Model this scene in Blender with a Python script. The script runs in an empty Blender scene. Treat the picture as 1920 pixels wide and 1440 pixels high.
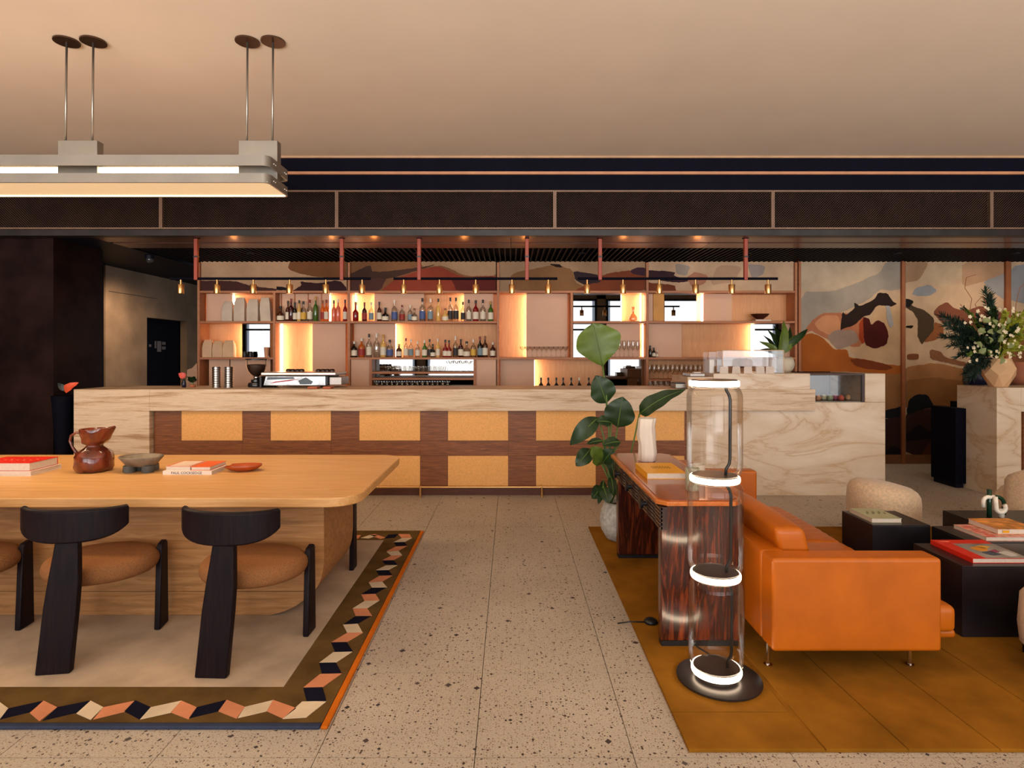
import bpy, bmesh, math, random
from mathutils import Vector, Matrix
random.seed(7)
PI = math.pi
SC = bpy.context.scene
COL = SC.collection

# ------------------------------------------------------------------ camera, view, light
H = 1.52           # eye height
F = 1125.0         # focal length in pixels of a 1920 px wide frame
CX, CY = 958.0, 664.0
cam_d = bpy.data.cameras.new('camera')
cam_d.sensor_width = 36.0
cam_d.lens = 36.0 * F / 1920.0
cam_d.shift_x = (960 - CX) / 1920.0
cam_d.shift_y = -(720 - CY) / 1920.0
cam_d.clip_start = 0.02
cam_d.clip_end = 200
cam = bpy.data.objects.new('camera', cam_d)
cam.location = (0, 0, H)
cam.rotation_euler = (PI / 2, 0, 0)
COL.objects.link(cam)
SC.camera = cam
SC.view_settings.view_transform = 'Standard'
SC.view_settings.look = 'None'
SC.view_settings.gamma = 1.0
SC.view_settings.use_curve_mapping = False
SC.view_settings.exposure = 0.0
SC.cycles.use_denoising = True
SC.cycles.max_bounces = 10
SC.cycles.transparent_max_bounces = 24
SC.cycles.diffuse_bounces = 4
SC.cycles.glossy_bounces = 4
SC.cycles.sample_clamp_indirect = 6.0
SC.cycles.caustics_reflective = False
SC.cycles.caustics_refractive = False

world = bpy.data.worlds.new('world')
SC.world = world
world.use_nodes = True
bg = world.node_tree.nodes['Background']
bg.inputs[0].default_value = (0.75, 0.85, 1.0, 1)
bg.inputs[1].default_value = 1.0

def area(name, loc, rot, sx, sy, power, color, spread=None):
    l = bpy.data.lights.new(name, 'AREA')
    l.shape = 'RECTANGLE'; l.size = sx; l.size_y = sy; l.energy = power; l.color = color
    if spread: l.spread = spread
    o = bpy.data.objects.new(name, l); o.location = loc; o.rotation_euler = rot
    COL.objects.link(o); return o
# daylight through the three street windows behind the camera
for k, wx in enumerate((-6.0, 0.0, 6.0)):
    area('window_daylight', (wx, -3.03, 1.85), (PI / 2, 0, 0), 5.4, 2.9, 74, (1.0, 0.97, 0.93), math.radians(100))
    # added uplight at the same windows to brighten the ceiling
    area('pavement_bounce', (wx, -3.06, 1.4), (PI / 2 + 0.62, 0, 0), 5.4, 2.0, 205, (1.0, 0.97, 0.94), math.radians(74))

def lin(c):
    c = c / 255.0
    return c / 12.92 if c <= 0.04045 else ((c + 0.055) / 1.055) ** 2.4
def rgb(r, g, b): return (lin(r), lin(g), lin(b), 1)

# ------------------------------------------------------------------ materials
MATS = {}
def newmat(name):
    m = bpy.data.materials.new(name); m.use_nodes = True
    nt = m.node_tree
    return m, nt, nt.nodes, nt.links, nt.nodes['Principled BSDF']
def setp(b, rough=0.5, metal=0.0, coat=0.0, spec=0.5, trans=0.0, sheen=0.0):
    b.inputs['Roughness'].default_value = rough
    b.inputs['Metallic'].default_value = metal
    b.inputs['Coat Weight'].default_value = coat
    b.inputs['Coat Roughness'].default_value = 0.12
    b.inputs['Specular IOR Level'].default_value = spec
    b.inputs['Transmission Weight'].default_value = trans
    b.inputs['Sheen Weight'].default_value = sheen
def ramp(n, stops):
    r = n.new('ShaderNodeValToRGB'); e = r.color_ramp.elements
    e[0].position, e[0].color = stops[0]
    e[1].position, e[1].color = stops[-1]
    for p, c in stops[1:-1]:
        x = e.new(p); x.color = c
    return r
def coords(n, l, scale=(1, 1, 1), kind='Object', rot=(0, 0, 0)):
    tc = n.new('ShaderNodeTexCoord'); mp = n.new('ShaderNodeMapping')
    mp.inputs['Scale'].default_value = scale; mp.inputs['Rotation'].default_value = rot
    l.new(tc.outputs[kind], mp.inputs['Vector']); return mp
def noise(n, l, vec, scale, detail=4, rough=0.55, dist=0.0):
    t = n.new('ShaderNodeTexNoise'); t.inputs['Scale'].default_value = scale
    t.inputs['Detail'].default_value = detail; t.inputs['Roughness'].default_value = rough
    t.inputs['Distortion'].default_value = dist
    l.new(vec.outputs[0], t.inputs['Vector']); return t
def bump(n, l, b, src, strength, dist=0.01):
    bp = n.new('ShaderNodeBump'); bp.inputs['Strength'].default_value = strength
    bp.inputs['Distance'].default_value = dist
    l.new(src, bp.inputs['Height']); l.new(bp.outputs[0], b.inputs['Normal'])
def plain(name, c, rough=0.5, metal=0.0, coat=0.0, spec=0.5, var=0.06, vs=6.0, bs=0.0, bscale=80, sheen=0.0):
    if name in MATS: return MATS[name]
    m, nt, n, l, b = newmat(name); setp(b, rough, metal, coat, spec, 0, sheen)
    mp = coords(n, l); t = noise(n, l, mp, vs)
    d = tuple(x * (1 - var * 2) for x in c[:3]) + (1,); u = tuple(min(1, x * (1 + var * 2)) for x in c[:3]) + (1,)
    r = ramp(n, [(0.3, d), (0.7, u)]); l.new(t.outputs['Fac'], r.inputs[0]); l.new(r.outputs[0], b.inputs['Base Color'])
    if bs:
        t2 = noise(n, l, mp, bscale, 3); bump(n, l, b, t2.outputs['Fac'], bs, 0.004)
    MATS[name] = m; return m
def wood(name, c1, c2, c3=None, grain=(1, 14, 14), scale=3.0, rough=0.45, coat=0.0, dist=1.5, boards=None, bs=0.05, spec=0.4):
    if name in MATS: return MATS[name]
    m, nt, n, l, b = newmat(name); setp(b, rough, 0, coat, spec)
    mp = coords(n, l, grain); t = noise(n, l, mp, scale, 6, 0.6, dist)
    stops = [(0.28, c1), (0.72, c2)] if c3 is None else [(0.3, c1), (0.5, c3), (0.7, c2)]
    r = ramp(n, stops); l.new(t.outputs['Fac'], r.inputs[0])
    out = r.outputs[0]
    if boards:                     # tone changes from board to board: (axis index, width, amount)
        ax, w, amt = boards
        tc = n.new('ShaderNodeTexCoord'); sp = n.new('ShaderNodeSeparateXYZ'); l.new(tc.outputs['Object'], sp.inputs[0])
        dv = n.new('ShaderNodeMath'); dv.operation = 'DIVIDE'; dv.inputs[1].default_value = w; l.new(sp.outputs[ax], dv.inputs[0])
        fl = n.new('ShaderNodeMath'); fl.operation = 'FLOOR'; l.new(dv.outputs[0], fl.inputs[0])
        wn = n.new('ShaderNodeTexWhiteNoise'); wn.noise_dimensions = '1D'; l.new(fl.outputs[0], wn.inputs['W'])
        mr = n.new('ShaderNodeMapRange'); mr.inputs['To Min'].default_value = 1 - amt; mr.inputs['To Max'].default_value = 1 + amt
        l.new(wn.outputs['Value'], mr.inputs['Value'])
        hs = n.new('ShaderNodeHueSaturation'); l.new(out, hs.inputs['Color']); l.new(mr.outputs[0], hs.inputs['Value']); out = hs.outputs[0]
    l.new(out, b.inputs['Base Color'])
    if bs: bump(n, l, b, t.outputs['Fac'], bs, 0.003)
    MATS[name] = m; return m
def emit(name, c, s):
    if name in MATS: return MATS[name]
    m, nt, n, l, b = newmat(name)
    b.inputs['Base Color'].default_value = c; b.inputs['Emission Color'].default_value = c
    b.inputs['Emission Strength'].default_value = s
    MATS[name] = m; return m
def thin_glass(name, tint=(1, 1, 1, 1), refl=1.0, base=0.04, rough=0.03):
    if name in MATS: return MATS[name]
    m, nt, n, l, b = newmat(name); n.remove(b)
    tr = n.new('ShaderNodeBsdfTransparent'); tr.inputs[0].default_value = tint
    gl = n.new('ShaderNodeBsdfGlossy'); gl.inputs['Roughness'].default_value = rough
    lw = n.new('ShaderNodeLayerWeight'); lw.inputs[0].default_value = 0.18
    mr = n.new('ShaderNodeMapRange'); mr.inputs['To Min'].default_value = base; mr.inputs['To Max'].default_value = refl
    l.new(lw.outputs['Fresnel'], mr.inputs['Value'])
    mx = n.new('ShaderNodeMixShader'); l.new(mr.outputs[0], mx.inputs[0]); l.new(tr.outputs[0], mx.inputs[1]); l.new(gl.outputs[0], mx.inputs[2])
    l.new(mx.outputs[0], n['Material Output'].inputs[0]); MATS[name] = m; return m

def terrazzo():
    m, nt, n, l, b = newmat('terrazzo'); setp(b, 0.5, 0, 0, 0.35)
    mp = coords(n, l, (1, 1, 0.001), 'Object')
    geo = n.new('ShaderNodeNewGeometry'); mp = n.new('ShaderNodeMapping'); mp.inputs['Scale'].default_value = (1, 1, 0); l.new(geo.outputs['Position'], mp.inputs['Vector'])
    cloud = noise(n, l, mp, 1.1, 3); r0 = ramp(n, [(0.3, rgb(176, 163, 147)), (0.7, rgb(192, 180, 164))]); l.new(cloud.outputs['Fac'], r0.inputs[0])
    fine = noise(n, l, mp, 160, 2); r1 = ramp(n, [(0.35, (0.72, 0.7, 0.68, 1)), (0.65, (1.08, 1.07, 1.05, 1))]); l.new(fine.outputs['Fac'], r1.inputs[0])
    mx = n.new('ShaderNodeMix'); mx.data_type = 'RGBA'; mx.blend_type = 'MULTIPLY'; mx.inputs[0].default_value = 0.8
    l.new(r0.outputs[0], mx.inputs[6]); l.new(r1.outputs[0], mx.inputs[7]); out = mx.outputs[2]
    wob = noise(n, l, mp, 30, 2)
    def chips(scale, seed, lo, hi, thr, pal, out):
        m2 = n.new('ShaderNodeMapping'); m2.inputs['Location'].default_value = (seed, seed * 1.7, 0); m2.inputs['Scale'].default_value = (1, 1.0, 1)
        l.new(mp.outputs[0], m2.inputs[0])
        ad = n.new('ShaderNodeMix'); ad.data_type = 'VECTOR'; ad.inputs[0].default_value = 0.012; l.new(m2.outputs[0], ad.inputs[4]); l.new(wob.outputs['Color'], ad.inputs[5])
        v = n.new('ShaderNodeTexVoronoi'); v.voronoi_dimensions = '2D'; v.distance = 'MINKOWSKI'; v.inputs['Exponent'].default_value = 1.0; v.inputs['Scale'].default_value = scale; l.new(ad.outputs[1], v.inputs['Vector'])
        sp = n.new('ShaderNodeSeparateColor'); l.new(v.outputs['Color'], sp.inputs[0])
        mr = n.new('ShaderNodeMapRange'); mr.inputs['From Min'].default_value = thr; mr.inputs['From Max'].default_value = 1.0
        mr.inputs['To Min'].default_value = lo; mr.inputs['To Max'].default_value = hi; mr.clamp = False; l.new(sp.outputs[0], mr.inputs['Value'])
        lt = n.new('ShaderNodeMath'); lt.operation = 'LESS_THAN'; l.new(v.outputs['Distance'], lt.inputs[0]); l.new(mr.outputs[0], lt.inputs[1])
        g = n.new('ShaderNodeMath'); g.operation = 'GREATER_THAN'; g.inputs[1].default_value = thr; l.new(sp.outputs[0], g.inputs[0])
        a = n.new('ShaderNodeMath'); a.operation = 'MULTIPLY'; l.new(lt.outputs[0], a.inputs[0]); l.new(g.outputs[0], a.inputs[1])
        rr = ramp(n, [(0.0, pal[0]), (0.5, pal[1]), (1.0, pal[2])]); l.new(sp.outputs[1], rr.inputs[0])
        k = n.new('ShaderNodeMix'); k.data_type = 'RGBA'; l.new(a.outputs[0], k.inputs[0]); l.new(out, k.inputs[6]); l.new(rr.outputs[0], k.inputs[7])
        return k.outputs[2]
    dk = [rgb(44, 32, 28), rgb(78, 56, 44), rgb(34, 30, 34)]
    out = chips(95, 3.1, 0.2, 0.4, 0.62, [rgb(140, 112, 88), rgb(110, 88, 70), rgb(165, 138, 112)], out)
    out = chips(46, 9.3, 0.12, 0.3, 0.76, dk, out)
    out = chips(22, 5.7, 0.08, 0.2, 0.88, dk, out)
    out = chips(7.5, 1.9, 0.06, 0.13, 0.80, [rgb(34, 28, 30), rgb(76, 64, 62), rgb(30, 30, 40)], out)
    l.new(out, b.inputs['Base Color']); MATS['terrazzo'] = m; return m
TERRAZZO = terrazzo()

def travertine():
    m, nt, n, l, b = newmat('travertine'); setp(b, 0.5, 0, 0, 0.35)
    mp = coords(n, l, (0.55, 0.55, 9)); t = noise(n, l, mp, 2.4, 8, 0.62, 0.7)
    r = ramp(n, [(0.34, rgb(176, 140, 104)), (0.44, rgb(206, 176, 144)), (0.54, rgb(224, 200, 172)), (0.66, rgb(214, 188, 158)), (0.74, rgb(194, 160, 124))]); l.new(t.outputs['Fac'], r.inputs[0])
    mp2 = coords(n, l, (4, 4, 34)); t2 = noise(n, l, mp2, 3, 6, 0.75, 0.5); r2 = ramp(n, [(0.33, (0.62, 0.54, 0.46, 1)), (0.43, (1, 1, 1, 1))]); l.new(t2.outputs['Fac'], r2.inputs[0])
    mx = n.new('ShaderNodeMix'); mx.data_type = 'RGBA'; mx.blend_type = 'MULTIPLY'; mx.inputs[0].default_value = 0.75
    l.new(r.outputs[0], mx.inputs[6]); l.new(r2.outputs[0], mx.inputs[7]); l.new(mx.outputs[2], b.inputs['Base Color'])
    bump(n, l, b, t2.outputs['Fac'], 0.15, 0.003); return m
def marble():
    m, nt, n, l, b = newmat('marble'); setp(b, 0.35, 0, 0, 0.4)
    mp = coords(n, l, (0.5, 0.5, 1.35), rot=(0, 0.3, 0)); t = noise(n, l, mp, 1.3, 7, 0.55, 1.9)
    a = n.new('ShaderNodeMath'); a.operation = 'SUBTRACT'; a.inputs[1].default_value = 0.5; l.new(t.outputs['Fac'], a.inputs[0])
    ab = n.new('ShaderNodeMath'); ab.operation = 'ABSOLUTE'; l.new(a.outputs[0], ab.inputs[0])
    r = ramp(n, [(0.0, rgb(206, 174, 140)), (0.01, rgb(217, 192, 163)), (0.04, rgb(225, 205, 181)), (0.1, rgb(230, 212, 190))]); l.new(ab.outputs[0], r.inputs[0])
    t2 = noise(n, l, mp, 3.3, 4); r2 = ramp(n, [(0.35, (0.90, 0.84, 0.76, 1)), (0.65, (1, 1, 1, 1))]); l.new(t2.outputs['Fac'], r2.inputs[0])
    mx = n.new('ShaderNodeMix'); mx.data_type = 'RGBA'; mx.blend_type = 'MULTIPLY'; mx.inputs[0].default_value = 1
    l.new(r.outputs[0], mx.inputs[6]); l.new(r2.outputs[0], mx.inputs[7]); l.new(mx.outputs[2], b.inputs['Base Color']); return m
TRAV, MARB = travertine(), marble()
CEIL = plain('ceiling_plaster', rgb(210, 190, 168), 0.85, var=0.015, vs=1.5, spec=0.15)
DARK = plain('dark_metal', (0.006, 0.006, 0.012, 1), 0.5, spec=0.12)
BLACK = plain('black_paint', (0.003, 0.003, 0.0075, 1), 0.7, spec=0.06)
BRONZE = plain('bronze_panel', (0.014, 0.006, 0.005, 1), 0.45, spec=0.06, var=0.3, vs=3)
MESHM = plain('bronze_mesh', (0.13, 0.075, 0.045, 1), 0.5, metal=0.4, var=0.1)
FRAMEM = plain('frame_bronze', (0.19, 0.11, 0.07, 1), 0.5, metal=0.3)
SLIT = wood('ceiling_walnut', rgb(56, 32, 22), rgb(92, 52, 34), grain=(1, 12, 12), rough=0.35, coat=0.3)
OAK = wood('shelf_oak', rgb(204, 142, 92), rgb(222, 166, 114), grain=(14, 14, 1), scale=3, rough=0.5)
OAKE = wood('shelf_edge', rgb(158, 98, 62), rgb(184, 120, 78), grain=(1, 10, 10), rough=0.5)
PINK = plain('pink_panel', rgb(212, 170, 142), 0.55, var=0.02, vs=2, spec=0.3)
MIRROR = plain('mirror_glass', (0.25, 0.25, 0.255, 1), 0.01, metal=1.0, var=0.0)
WALNUT = wood('walnut', rgb(98, 54, 26), rgb(158, 98, 54), rgb(128, 74, 38), grain=(1, 12, 22), scale=3.5, rough=0.45)
YELLOW = plain('gold_panel', rgb(238, 176, 106), 0.65, var=0.05, vs=70, spec=0.2, bs=0.1)
BRASS = plain('brass', (0.70, 0.42, 0.17, 1), 0.28, metal=1.0, var=0.05)
COPPER = plain('oxblood_leather', rgb(150, 58, 34), 0.5, var=0.08, bs=0.1)
CHROME = plain('chrome', (0.72, 0.70, 0.68, 1), 0.12, metal=1.0, var=0.02)
STEEL = plain('brushed_steel', (0.27, 0.245, 0.21, 1), 0.38, metal=0.85, var=0.06, vs=3)
CONC = plain('concrete', rgb(150, 124, 100), 0.8, var=0.12, vs=2.2, bs=0.1, spec=0.2)
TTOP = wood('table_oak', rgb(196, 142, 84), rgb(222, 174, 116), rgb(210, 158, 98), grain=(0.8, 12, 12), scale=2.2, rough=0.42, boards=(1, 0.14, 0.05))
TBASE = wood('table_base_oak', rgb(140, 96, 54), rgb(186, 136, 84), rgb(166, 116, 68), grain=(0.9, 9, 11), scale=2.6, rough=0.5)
CHAIRW = wood('stained_ash', (0.004, 0.0025, 0.005, 1), (0.016, 0.008, 0.009, 1), grain=(18, 18, 1.2), scale=3.5, rough=0.42, bs=0.2, spec=0.12)
BOUCLE = plain('caramel_boucle', rgb(142, 96, 60), 0.95, var=0.12, vs=180, bs=0.6, bscale=240, spec=0.05)
CREAM = plain('cream_boucle', rgb(214, 184, 150), 0.95, var=0.08, vs=60, bs=0.9, bscale=75, sheen=0.3, spec=0.1)
LEATHER = plain('tan_leather', rgb(184, 94, 10), 0.38, var=0.06, vs=5, bs=0.05, bscale=60, spec=0.4)
ROSE = wood('rosewood', (0.010, 0.003, 0.0025, 1), rgb(136, 60, 28), rgb(62, 23, 13), grain=(8, 8, 0.8), scale=2.4, rough=0.22, coat=0.6, dist=2.5, bs=0.0)
ROSET = wood('rosewood_top', rgb(112, 48, 22), rgb(182, 96, 48), rgb(146, 68, 34), grain=(10, 1.0, 10), scale=2.2, rough=0.16, coat=0.5, bs=0.0)
ROSEL = wood('rosewood_lip', rgb(176, 92, 36), rgb(206, 120, 52), grain=(6, 1, 6), rough=0.25, coat=0.3)
EBON = plain('ebonised_drawer', (0.035, 0.014, 0.010, 1), 0.3, coat=0.2)
BLKTAB = plain('blackened_steel', (0.019, 0.015, 0.018, 1), 0.3, metal=0.35, var=0.25, vs=4)
RUGF = plain('rug_field', rgb(184, 162, 138), 0.95, var=0.1, vs=3.2, bs=0.4, bscale=300, spec=0.05)
RUGO = plain('rug_olive', rgb(98, 74, 40), 0.95, var=0.14, vs=5, bs=0.4, bscale=300, spec=0.05)
RUGM = plain('rug_mustard', rgb(134, 88, 24), 0.95, var=0.16, vs=3.0, bs=0.4, bscale=260, spec=0.05)
RUGN = plain('rug_navy', (0.008, 0.008, 0.018, 1), 0.95, bs=0.3, bscale=300, spec=0.05)
RUGP = plain('rug_peach', rgb(208, 136, 98), 0.95, bs=0.3, bscale=300, spec=0.05)
RUGC = plain('rug_cream', rgb(212, 192, 162), 0.95, bs=0.3, bscale=300, spec=0.05)
RUGB = plain('rug_blue_edge', rgb(56, 62, 82), 0.95, bs=0.5, bscale=200, spec=0.05)
RUGOR = plain('rug_orange_edge', rgb(198, 104, 26), 0.95, bs=0.5, bscale=200, spec=0.05)
PAPER = plain('paper_white', rgb(228, 216, 204), 0.8, var=0.02)
PAGES = plain('page_block', rgb(214, 200, 184), 0.85, var=0.03, vs=90)
REDC = plain('red_cover', rgb(214, 40, 22), 0.4, var=0.03)
ORC = plain('orange_cover', rgb(228, 96, 34), 0.45, var=0.03)
YELC = plain('yellow_cover', rgb(232, 164, 22), 0.45, var=0.02)
GREENB = plain('sage_cover', rgb(176, 174, 136), 0.6, var=0.05)
POTW = plain('speckled_pot', rgb(178, 176, 170), 0.75, var=0.14, vs=40, bs=0.25, bscale=60)
LEAFG = plain('banana_leaf', rgb(88, 108, 38), 0.42, var=0.12, vs=8, spec=0.4)
LEAFD = plain('dark_leaf', rgb(34, 56, 26), 0.4, var=0.15, vs=8, spec=0.4)
LEAFY = plain('lime_leaf', rgb(146, 148, 36), 0.6, var=0.15, vs=20)
STEMG = plain('stem_green', rgb(88, 112, 48), 0.5)
PINE = plain('pine_green', rgb(28, 50, 34), 0.7, var=0.2)
TWIG = plain('dry_twig', rgb(150, 96, 62), 0.7)
FLOWER = plain('cream_petal', rgb(226, 208, 172), 0.7)
VASEF = plain('peach_ceramic', rgb(222, 178, 132), 0.7, var=0.02)
BLUEV = plain('midnight_glaze', (0.006, 0.008, 0.03, 1), 0.2)
TERRA = plain('terracotta_pot', rgb(176, 104, 72), 0.7)
GLAZE = plain('oxblood_glaze', rgb(104, 42, 22), 0.12, var=0.3, vs=14, coat=0.5, bs=0.25, bscale=16)
GREYC = plain('grey_stoneware', rgb(118, 104, 88), 0.6, var=0.2, vs=14, bs=0.3, bscale=30)
DISH = plain('glazed_terracotta', rgb(166, 70, 26), 0.15, coat=0.4, var=0.1)
RUBBER = plain('black_rubber', (0.006, 0.006, 0.008, 1), 0.4)
GLASS = thin_glass('lamp_glass', (0.985, 0.965, 0.94, 1), 0.6, 0.02)
STEMW = thin_glass('stemware_glass', (0.93, 0.92, 0.90, 1), 1.0, 0.10, 0.05)
CASEG = thin_glass('case_glass', (0.95, 0.95, 0.95, 1), 0.4, 0.045)
WARM = (1.0, 0.60, 0.27, 1)
LED = emit('shelf_led', (1.0, 0.74, 0.50, 1), 14)
TUBE = emit('pendant_tube', (1.0, 0.80, 0.52, 1), 9)
DIFF = emit('pendant_diffuser', (0.86, 0.68, 0.40, 1), 0.42)
RING = emit('lamp_ring', (1.0, 0.80, 0.56, 1), 14)

# ------------------------------------------------------------------ mesh helpers
class MB:
    def __init__(s): s.v = []; s.f = []; s.mi = []
    def add(s, vs, fs, mi=0):
        o = len(s.v); s.v += [tuple(v) for v in vs]; s.f += [tuple(i + o for i in f) for f in fs]; s.mi += [mi] * len(fs); return s
    def box(s, x0, x1, y0, y1, z0, z1, mi=0):
        return s.add([(x0, y0, z0), (x1, y0, z0), (x1, y1, z0), (x0, y1, z0), (x0, y0, z1), (x1, y0, z1), (x1, y1, z1), (x0, y1, z1)],
                     [(0, 3, 2, 1), (4, 5, 6, 7), (0, 1, 5, 4), (1, 2, 6, 5), (2, 3, 7, 6), (3, 0, 4, 7)], mi)
    def lathe(s, prof, seg=24, c=(0, 0, 0), sx=1, sy=1, mi=0, caps=True):
        vs = []; fs = []; m = len(prof)
        for r, z in prof:
            for k in range(seg):
                a = 2 * PI * k / seg; vs.append((c[0] + r * sx * math.cos(a), c[1] + r * sy * math.sin(a), c[2] + z))
        for i in range(m - 1):
            for k in range(seg):
                fs.append((i * seg + k, i * seg + (k + 1) % seg, (i + 1) * seg + (k + 1) % seg, (i + 1) * seg + k))
        if caps:
            fs.append(tuple(reversed(range(seg)))); fs.append(tuple((m - 1) * seg + k for k in range(seg)))
        return s.add(vs, fs, mi)
    def tube(s, pts, r, seg=8, mi=0):
        pts = [Vector(p) for p in pts]; vs = []; fs = []; up = None
        for i, p in enumerate(pts):
            d = (pts[min(i + 1, len(pts) - 1)] - pts[max(i - 1, 0)]).normalized()
            if up is None:
                up = Vector((0, 0, 1)) if abs(d.z) < 0.9 else Vector((0, 1, 0))
            u = d.cross(up).normalized(); w = u.cross(d).normalized(); up = w
            rr = r[i] if isinstance(r, (list, tuple)) else r
            for k in range(seg):
                a = 2 * PI * k / seg; vs.append(p + u * rr * math.cos(a) + w * rr * math.sin(a))
        for i in range(len(pts) - 1):
            for k in range(seg): fs.append((i * seg + k, i * seg + (k + 1) % seg, (i + 1) * seg + (k + 1) % seg, (i + 1) * seg + k))
        fs.append(tuple(reversed(range(seg)))); fs.append(tuple((len(pts) - 1) * seg + k for k in range(seg)))
        return s.add(vs, fs, mi)
    def prism(s, poly, a0, a1, axis='z', mi=0):
        n = len(poly)
        def P(p, a):
            return (p[0], p[1], a) if axis == 'z' else ((p[0], a, p[1]) if axis == 'y' else (a, p[0], p[1]))
        vs = [P(p, a0) for p in poly] + [P(p, a1) for p in poly]
        fs = [tuple(range(n)), tuple(reversed(range(n, 2 * n)))]
        for i in range(n): fs.append((i, i + n, (i + 1) % n + n, (i + 1) % n))
        return s.add(vs, fs, mi)
    def sphere(s, c, rx, ry, rz, seg=16, rings=10, mi=0):
        prof = [(math.sin(PI * i / rings), -math.cos(PI * i / rings)) for i in range(1, rings)]
        m = len(prof); vs = []; fs = []
        for r, z in prof:
            for k in range(seg):
                a = 2 * PI * k / seg; vs.append((c[0] + rx * r * math.cos(a), c[1] + ry * r * math.sin(a), c[2] + rz * z))
        for i in range(m - 1):
            for k in range(seg): fs.append((i * seg + k, i * seg + (k + 1) % seg, (i + 1) * seg + (k + 1) % seg, (i + 1) * seg + k))
        fs.append(tuple(reversed(range(seg)))); fs.append(tuple((m - 1) * seg + k for k in range(seg)))
        return s.add(vs, fs, mi)
    def leaf(s, base, tip, width, normal, fold=0.25, droop=0.12, shape=1.0, n=10, mi=0):
        b, t = Vector(base), Vector(tip); a = t - b; L = a.length; nn = Vector(normal); nn = (nn - a * (nn.dot(a) / L / L)).normalized()
        sd = a.cross(nn).normalized(); vs = []; fs = []
        for i in range(n + 1):
            q = i / n; w = width / 2 * (math.sin(PI * min(1, q ** (0.62 * shape))) ** 0.75 if 0 < q < 1 else 0.02)
            c = b + a * q + nn * (droop * L * (q * (1 - q) * 4 - 0.3 * q))
            for k, e in enumerate((-1, -0.55, 0, 0.55, 1)):
                wob = 0.05 * width * math.sin(q * 17 + e * 3)
                vs.append(c + sd * w * e + nn * (fold * w * abs(e) + (wob if abs(e) == 1 else 0)))
        for i in range(n):
            for k in range(4): o = i * 5 + k; fs.append((o, o + 1, o + 6, o + 5))
        return s.add(vs, fs, mi)
    def mesh(s, name):
        me = bpy.data.meshes.new(name); me.from_pydata(s.v, [], s.f); return me
def wpos(o):
    p = Vector((0, 0, 0))
    while o is not None: p += o.location; o = o.parent
    return p
def obj(name, mb, m, parent=None, smooth=False, bevel=0.0, seg=2, local=False, sub=0, fix=True, angle=None):
    me = mb.mesh(name) if isinstance(mb, MB) else mb
    for x in (m if isinstance(m, (list, tuple)) else [m]): me.materials.append(x)
    if isinstance(mb, MB) and any(mb.mi): me.polygons.foreach_set('material_index', mb.mi)
    if fix:
        bm = bmesh.new(); bm.from_mesh(me); bmesh.ops.recalc_face_normals(bm, faces=bm.faces); bm.to_mesh(me); bm.free()
    o = bpy.data.objects.new(name, me); COL.objects.link(o)
    if smooth:
        me.polygons.foreach_set('use_smooth', [True] * len(me.polygons))
        if angle: me.set_sharp_from_angle(angle=math.radians(angle))
    if bevel:
        b = o.modifiers.new('bevel', 'BEVEL'); b.width = bevel; b.segments = seg; b.limit_method = 'ANGLE'; b.angle_limit = math.radians(35)
        me.polygons.foreach_set('use_smooth', [True] * len(me.polygons)); b.harden_normals = True
    if sub:
        u = o.modifiers.new('sub', 'SUBSURF'); u.levels = sub; u.render_levels = sub
    if parent is not None:
        o.parent = parent
        if not local: o.location = -wpos(parent)
    return o
def tag(o, label, cat, group=None, kind=None):
    o['label'] = label; o['category'] = cat
    if group: o['group'] = group
    if kind: o['kind'] = kind
    return o
def thing(name, label, cat, loc=(0, 0, 0), rz=0, group=None):
    o = bpy.data.objects.new(name, None); COL.objects.link(o); o.location = loc; o.rotation_euler = (0, 0, rz)
    o.empty_display_size = 0.1
    return tag(o, label, cat, group)
def struct(name, mb, m, **k):
    o = obj(name, mb, m, **k); o['kind'] = 'structure'; return o
def dup(root, loc, rz=0, label=None):
    def cp(o, par):
        c = o.copy(); COL.objects.link(c); c.parent = par
        for ch in list(o.children): cp(ch, c)
        return c
    r = cp(root, None); r.location = loc; r.rotation_euler = (0, 0, rz)
    if label: r['label'] = label
    return r
def B(*a): return MB().box(*a)
def X(px, Y): return (px - CX) * Y / F          # photograph measurements at a known distance
def Z(py, Y): return H - (py - CY) * Y / F
def ground(px, py, z=0.0):
    Y = (H - z) * F / (py - CY); return ((px - CX) * Y / F, Y)
def text(name, body, size, m, parent, loc, rot, ext=0.0004, align='LEFT'):
    c = bpy.data.curves.new(name, 'FONT'); c.body = body; c.size = size; c.extrude = ext; c.align_x = align
    c.materials.append(m); tmp = bpy.data.objects.new('tmp', c); COL.objects.link(tmp)
    bpy.context.view_layer.update(); me = bpy.data.meshes.new_from_object(tmp.evaluated_get(bpy.context.evaluated_depsgraph_get()))
    bpy.data.objects.remove(tmp); o = bpy.data.objects.new(name, me); COL.objects.link(o)
    o.parent = parent; o.location = Vector(loc) - wpos(parent); o.rotation_euler = rot; return o

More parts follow.
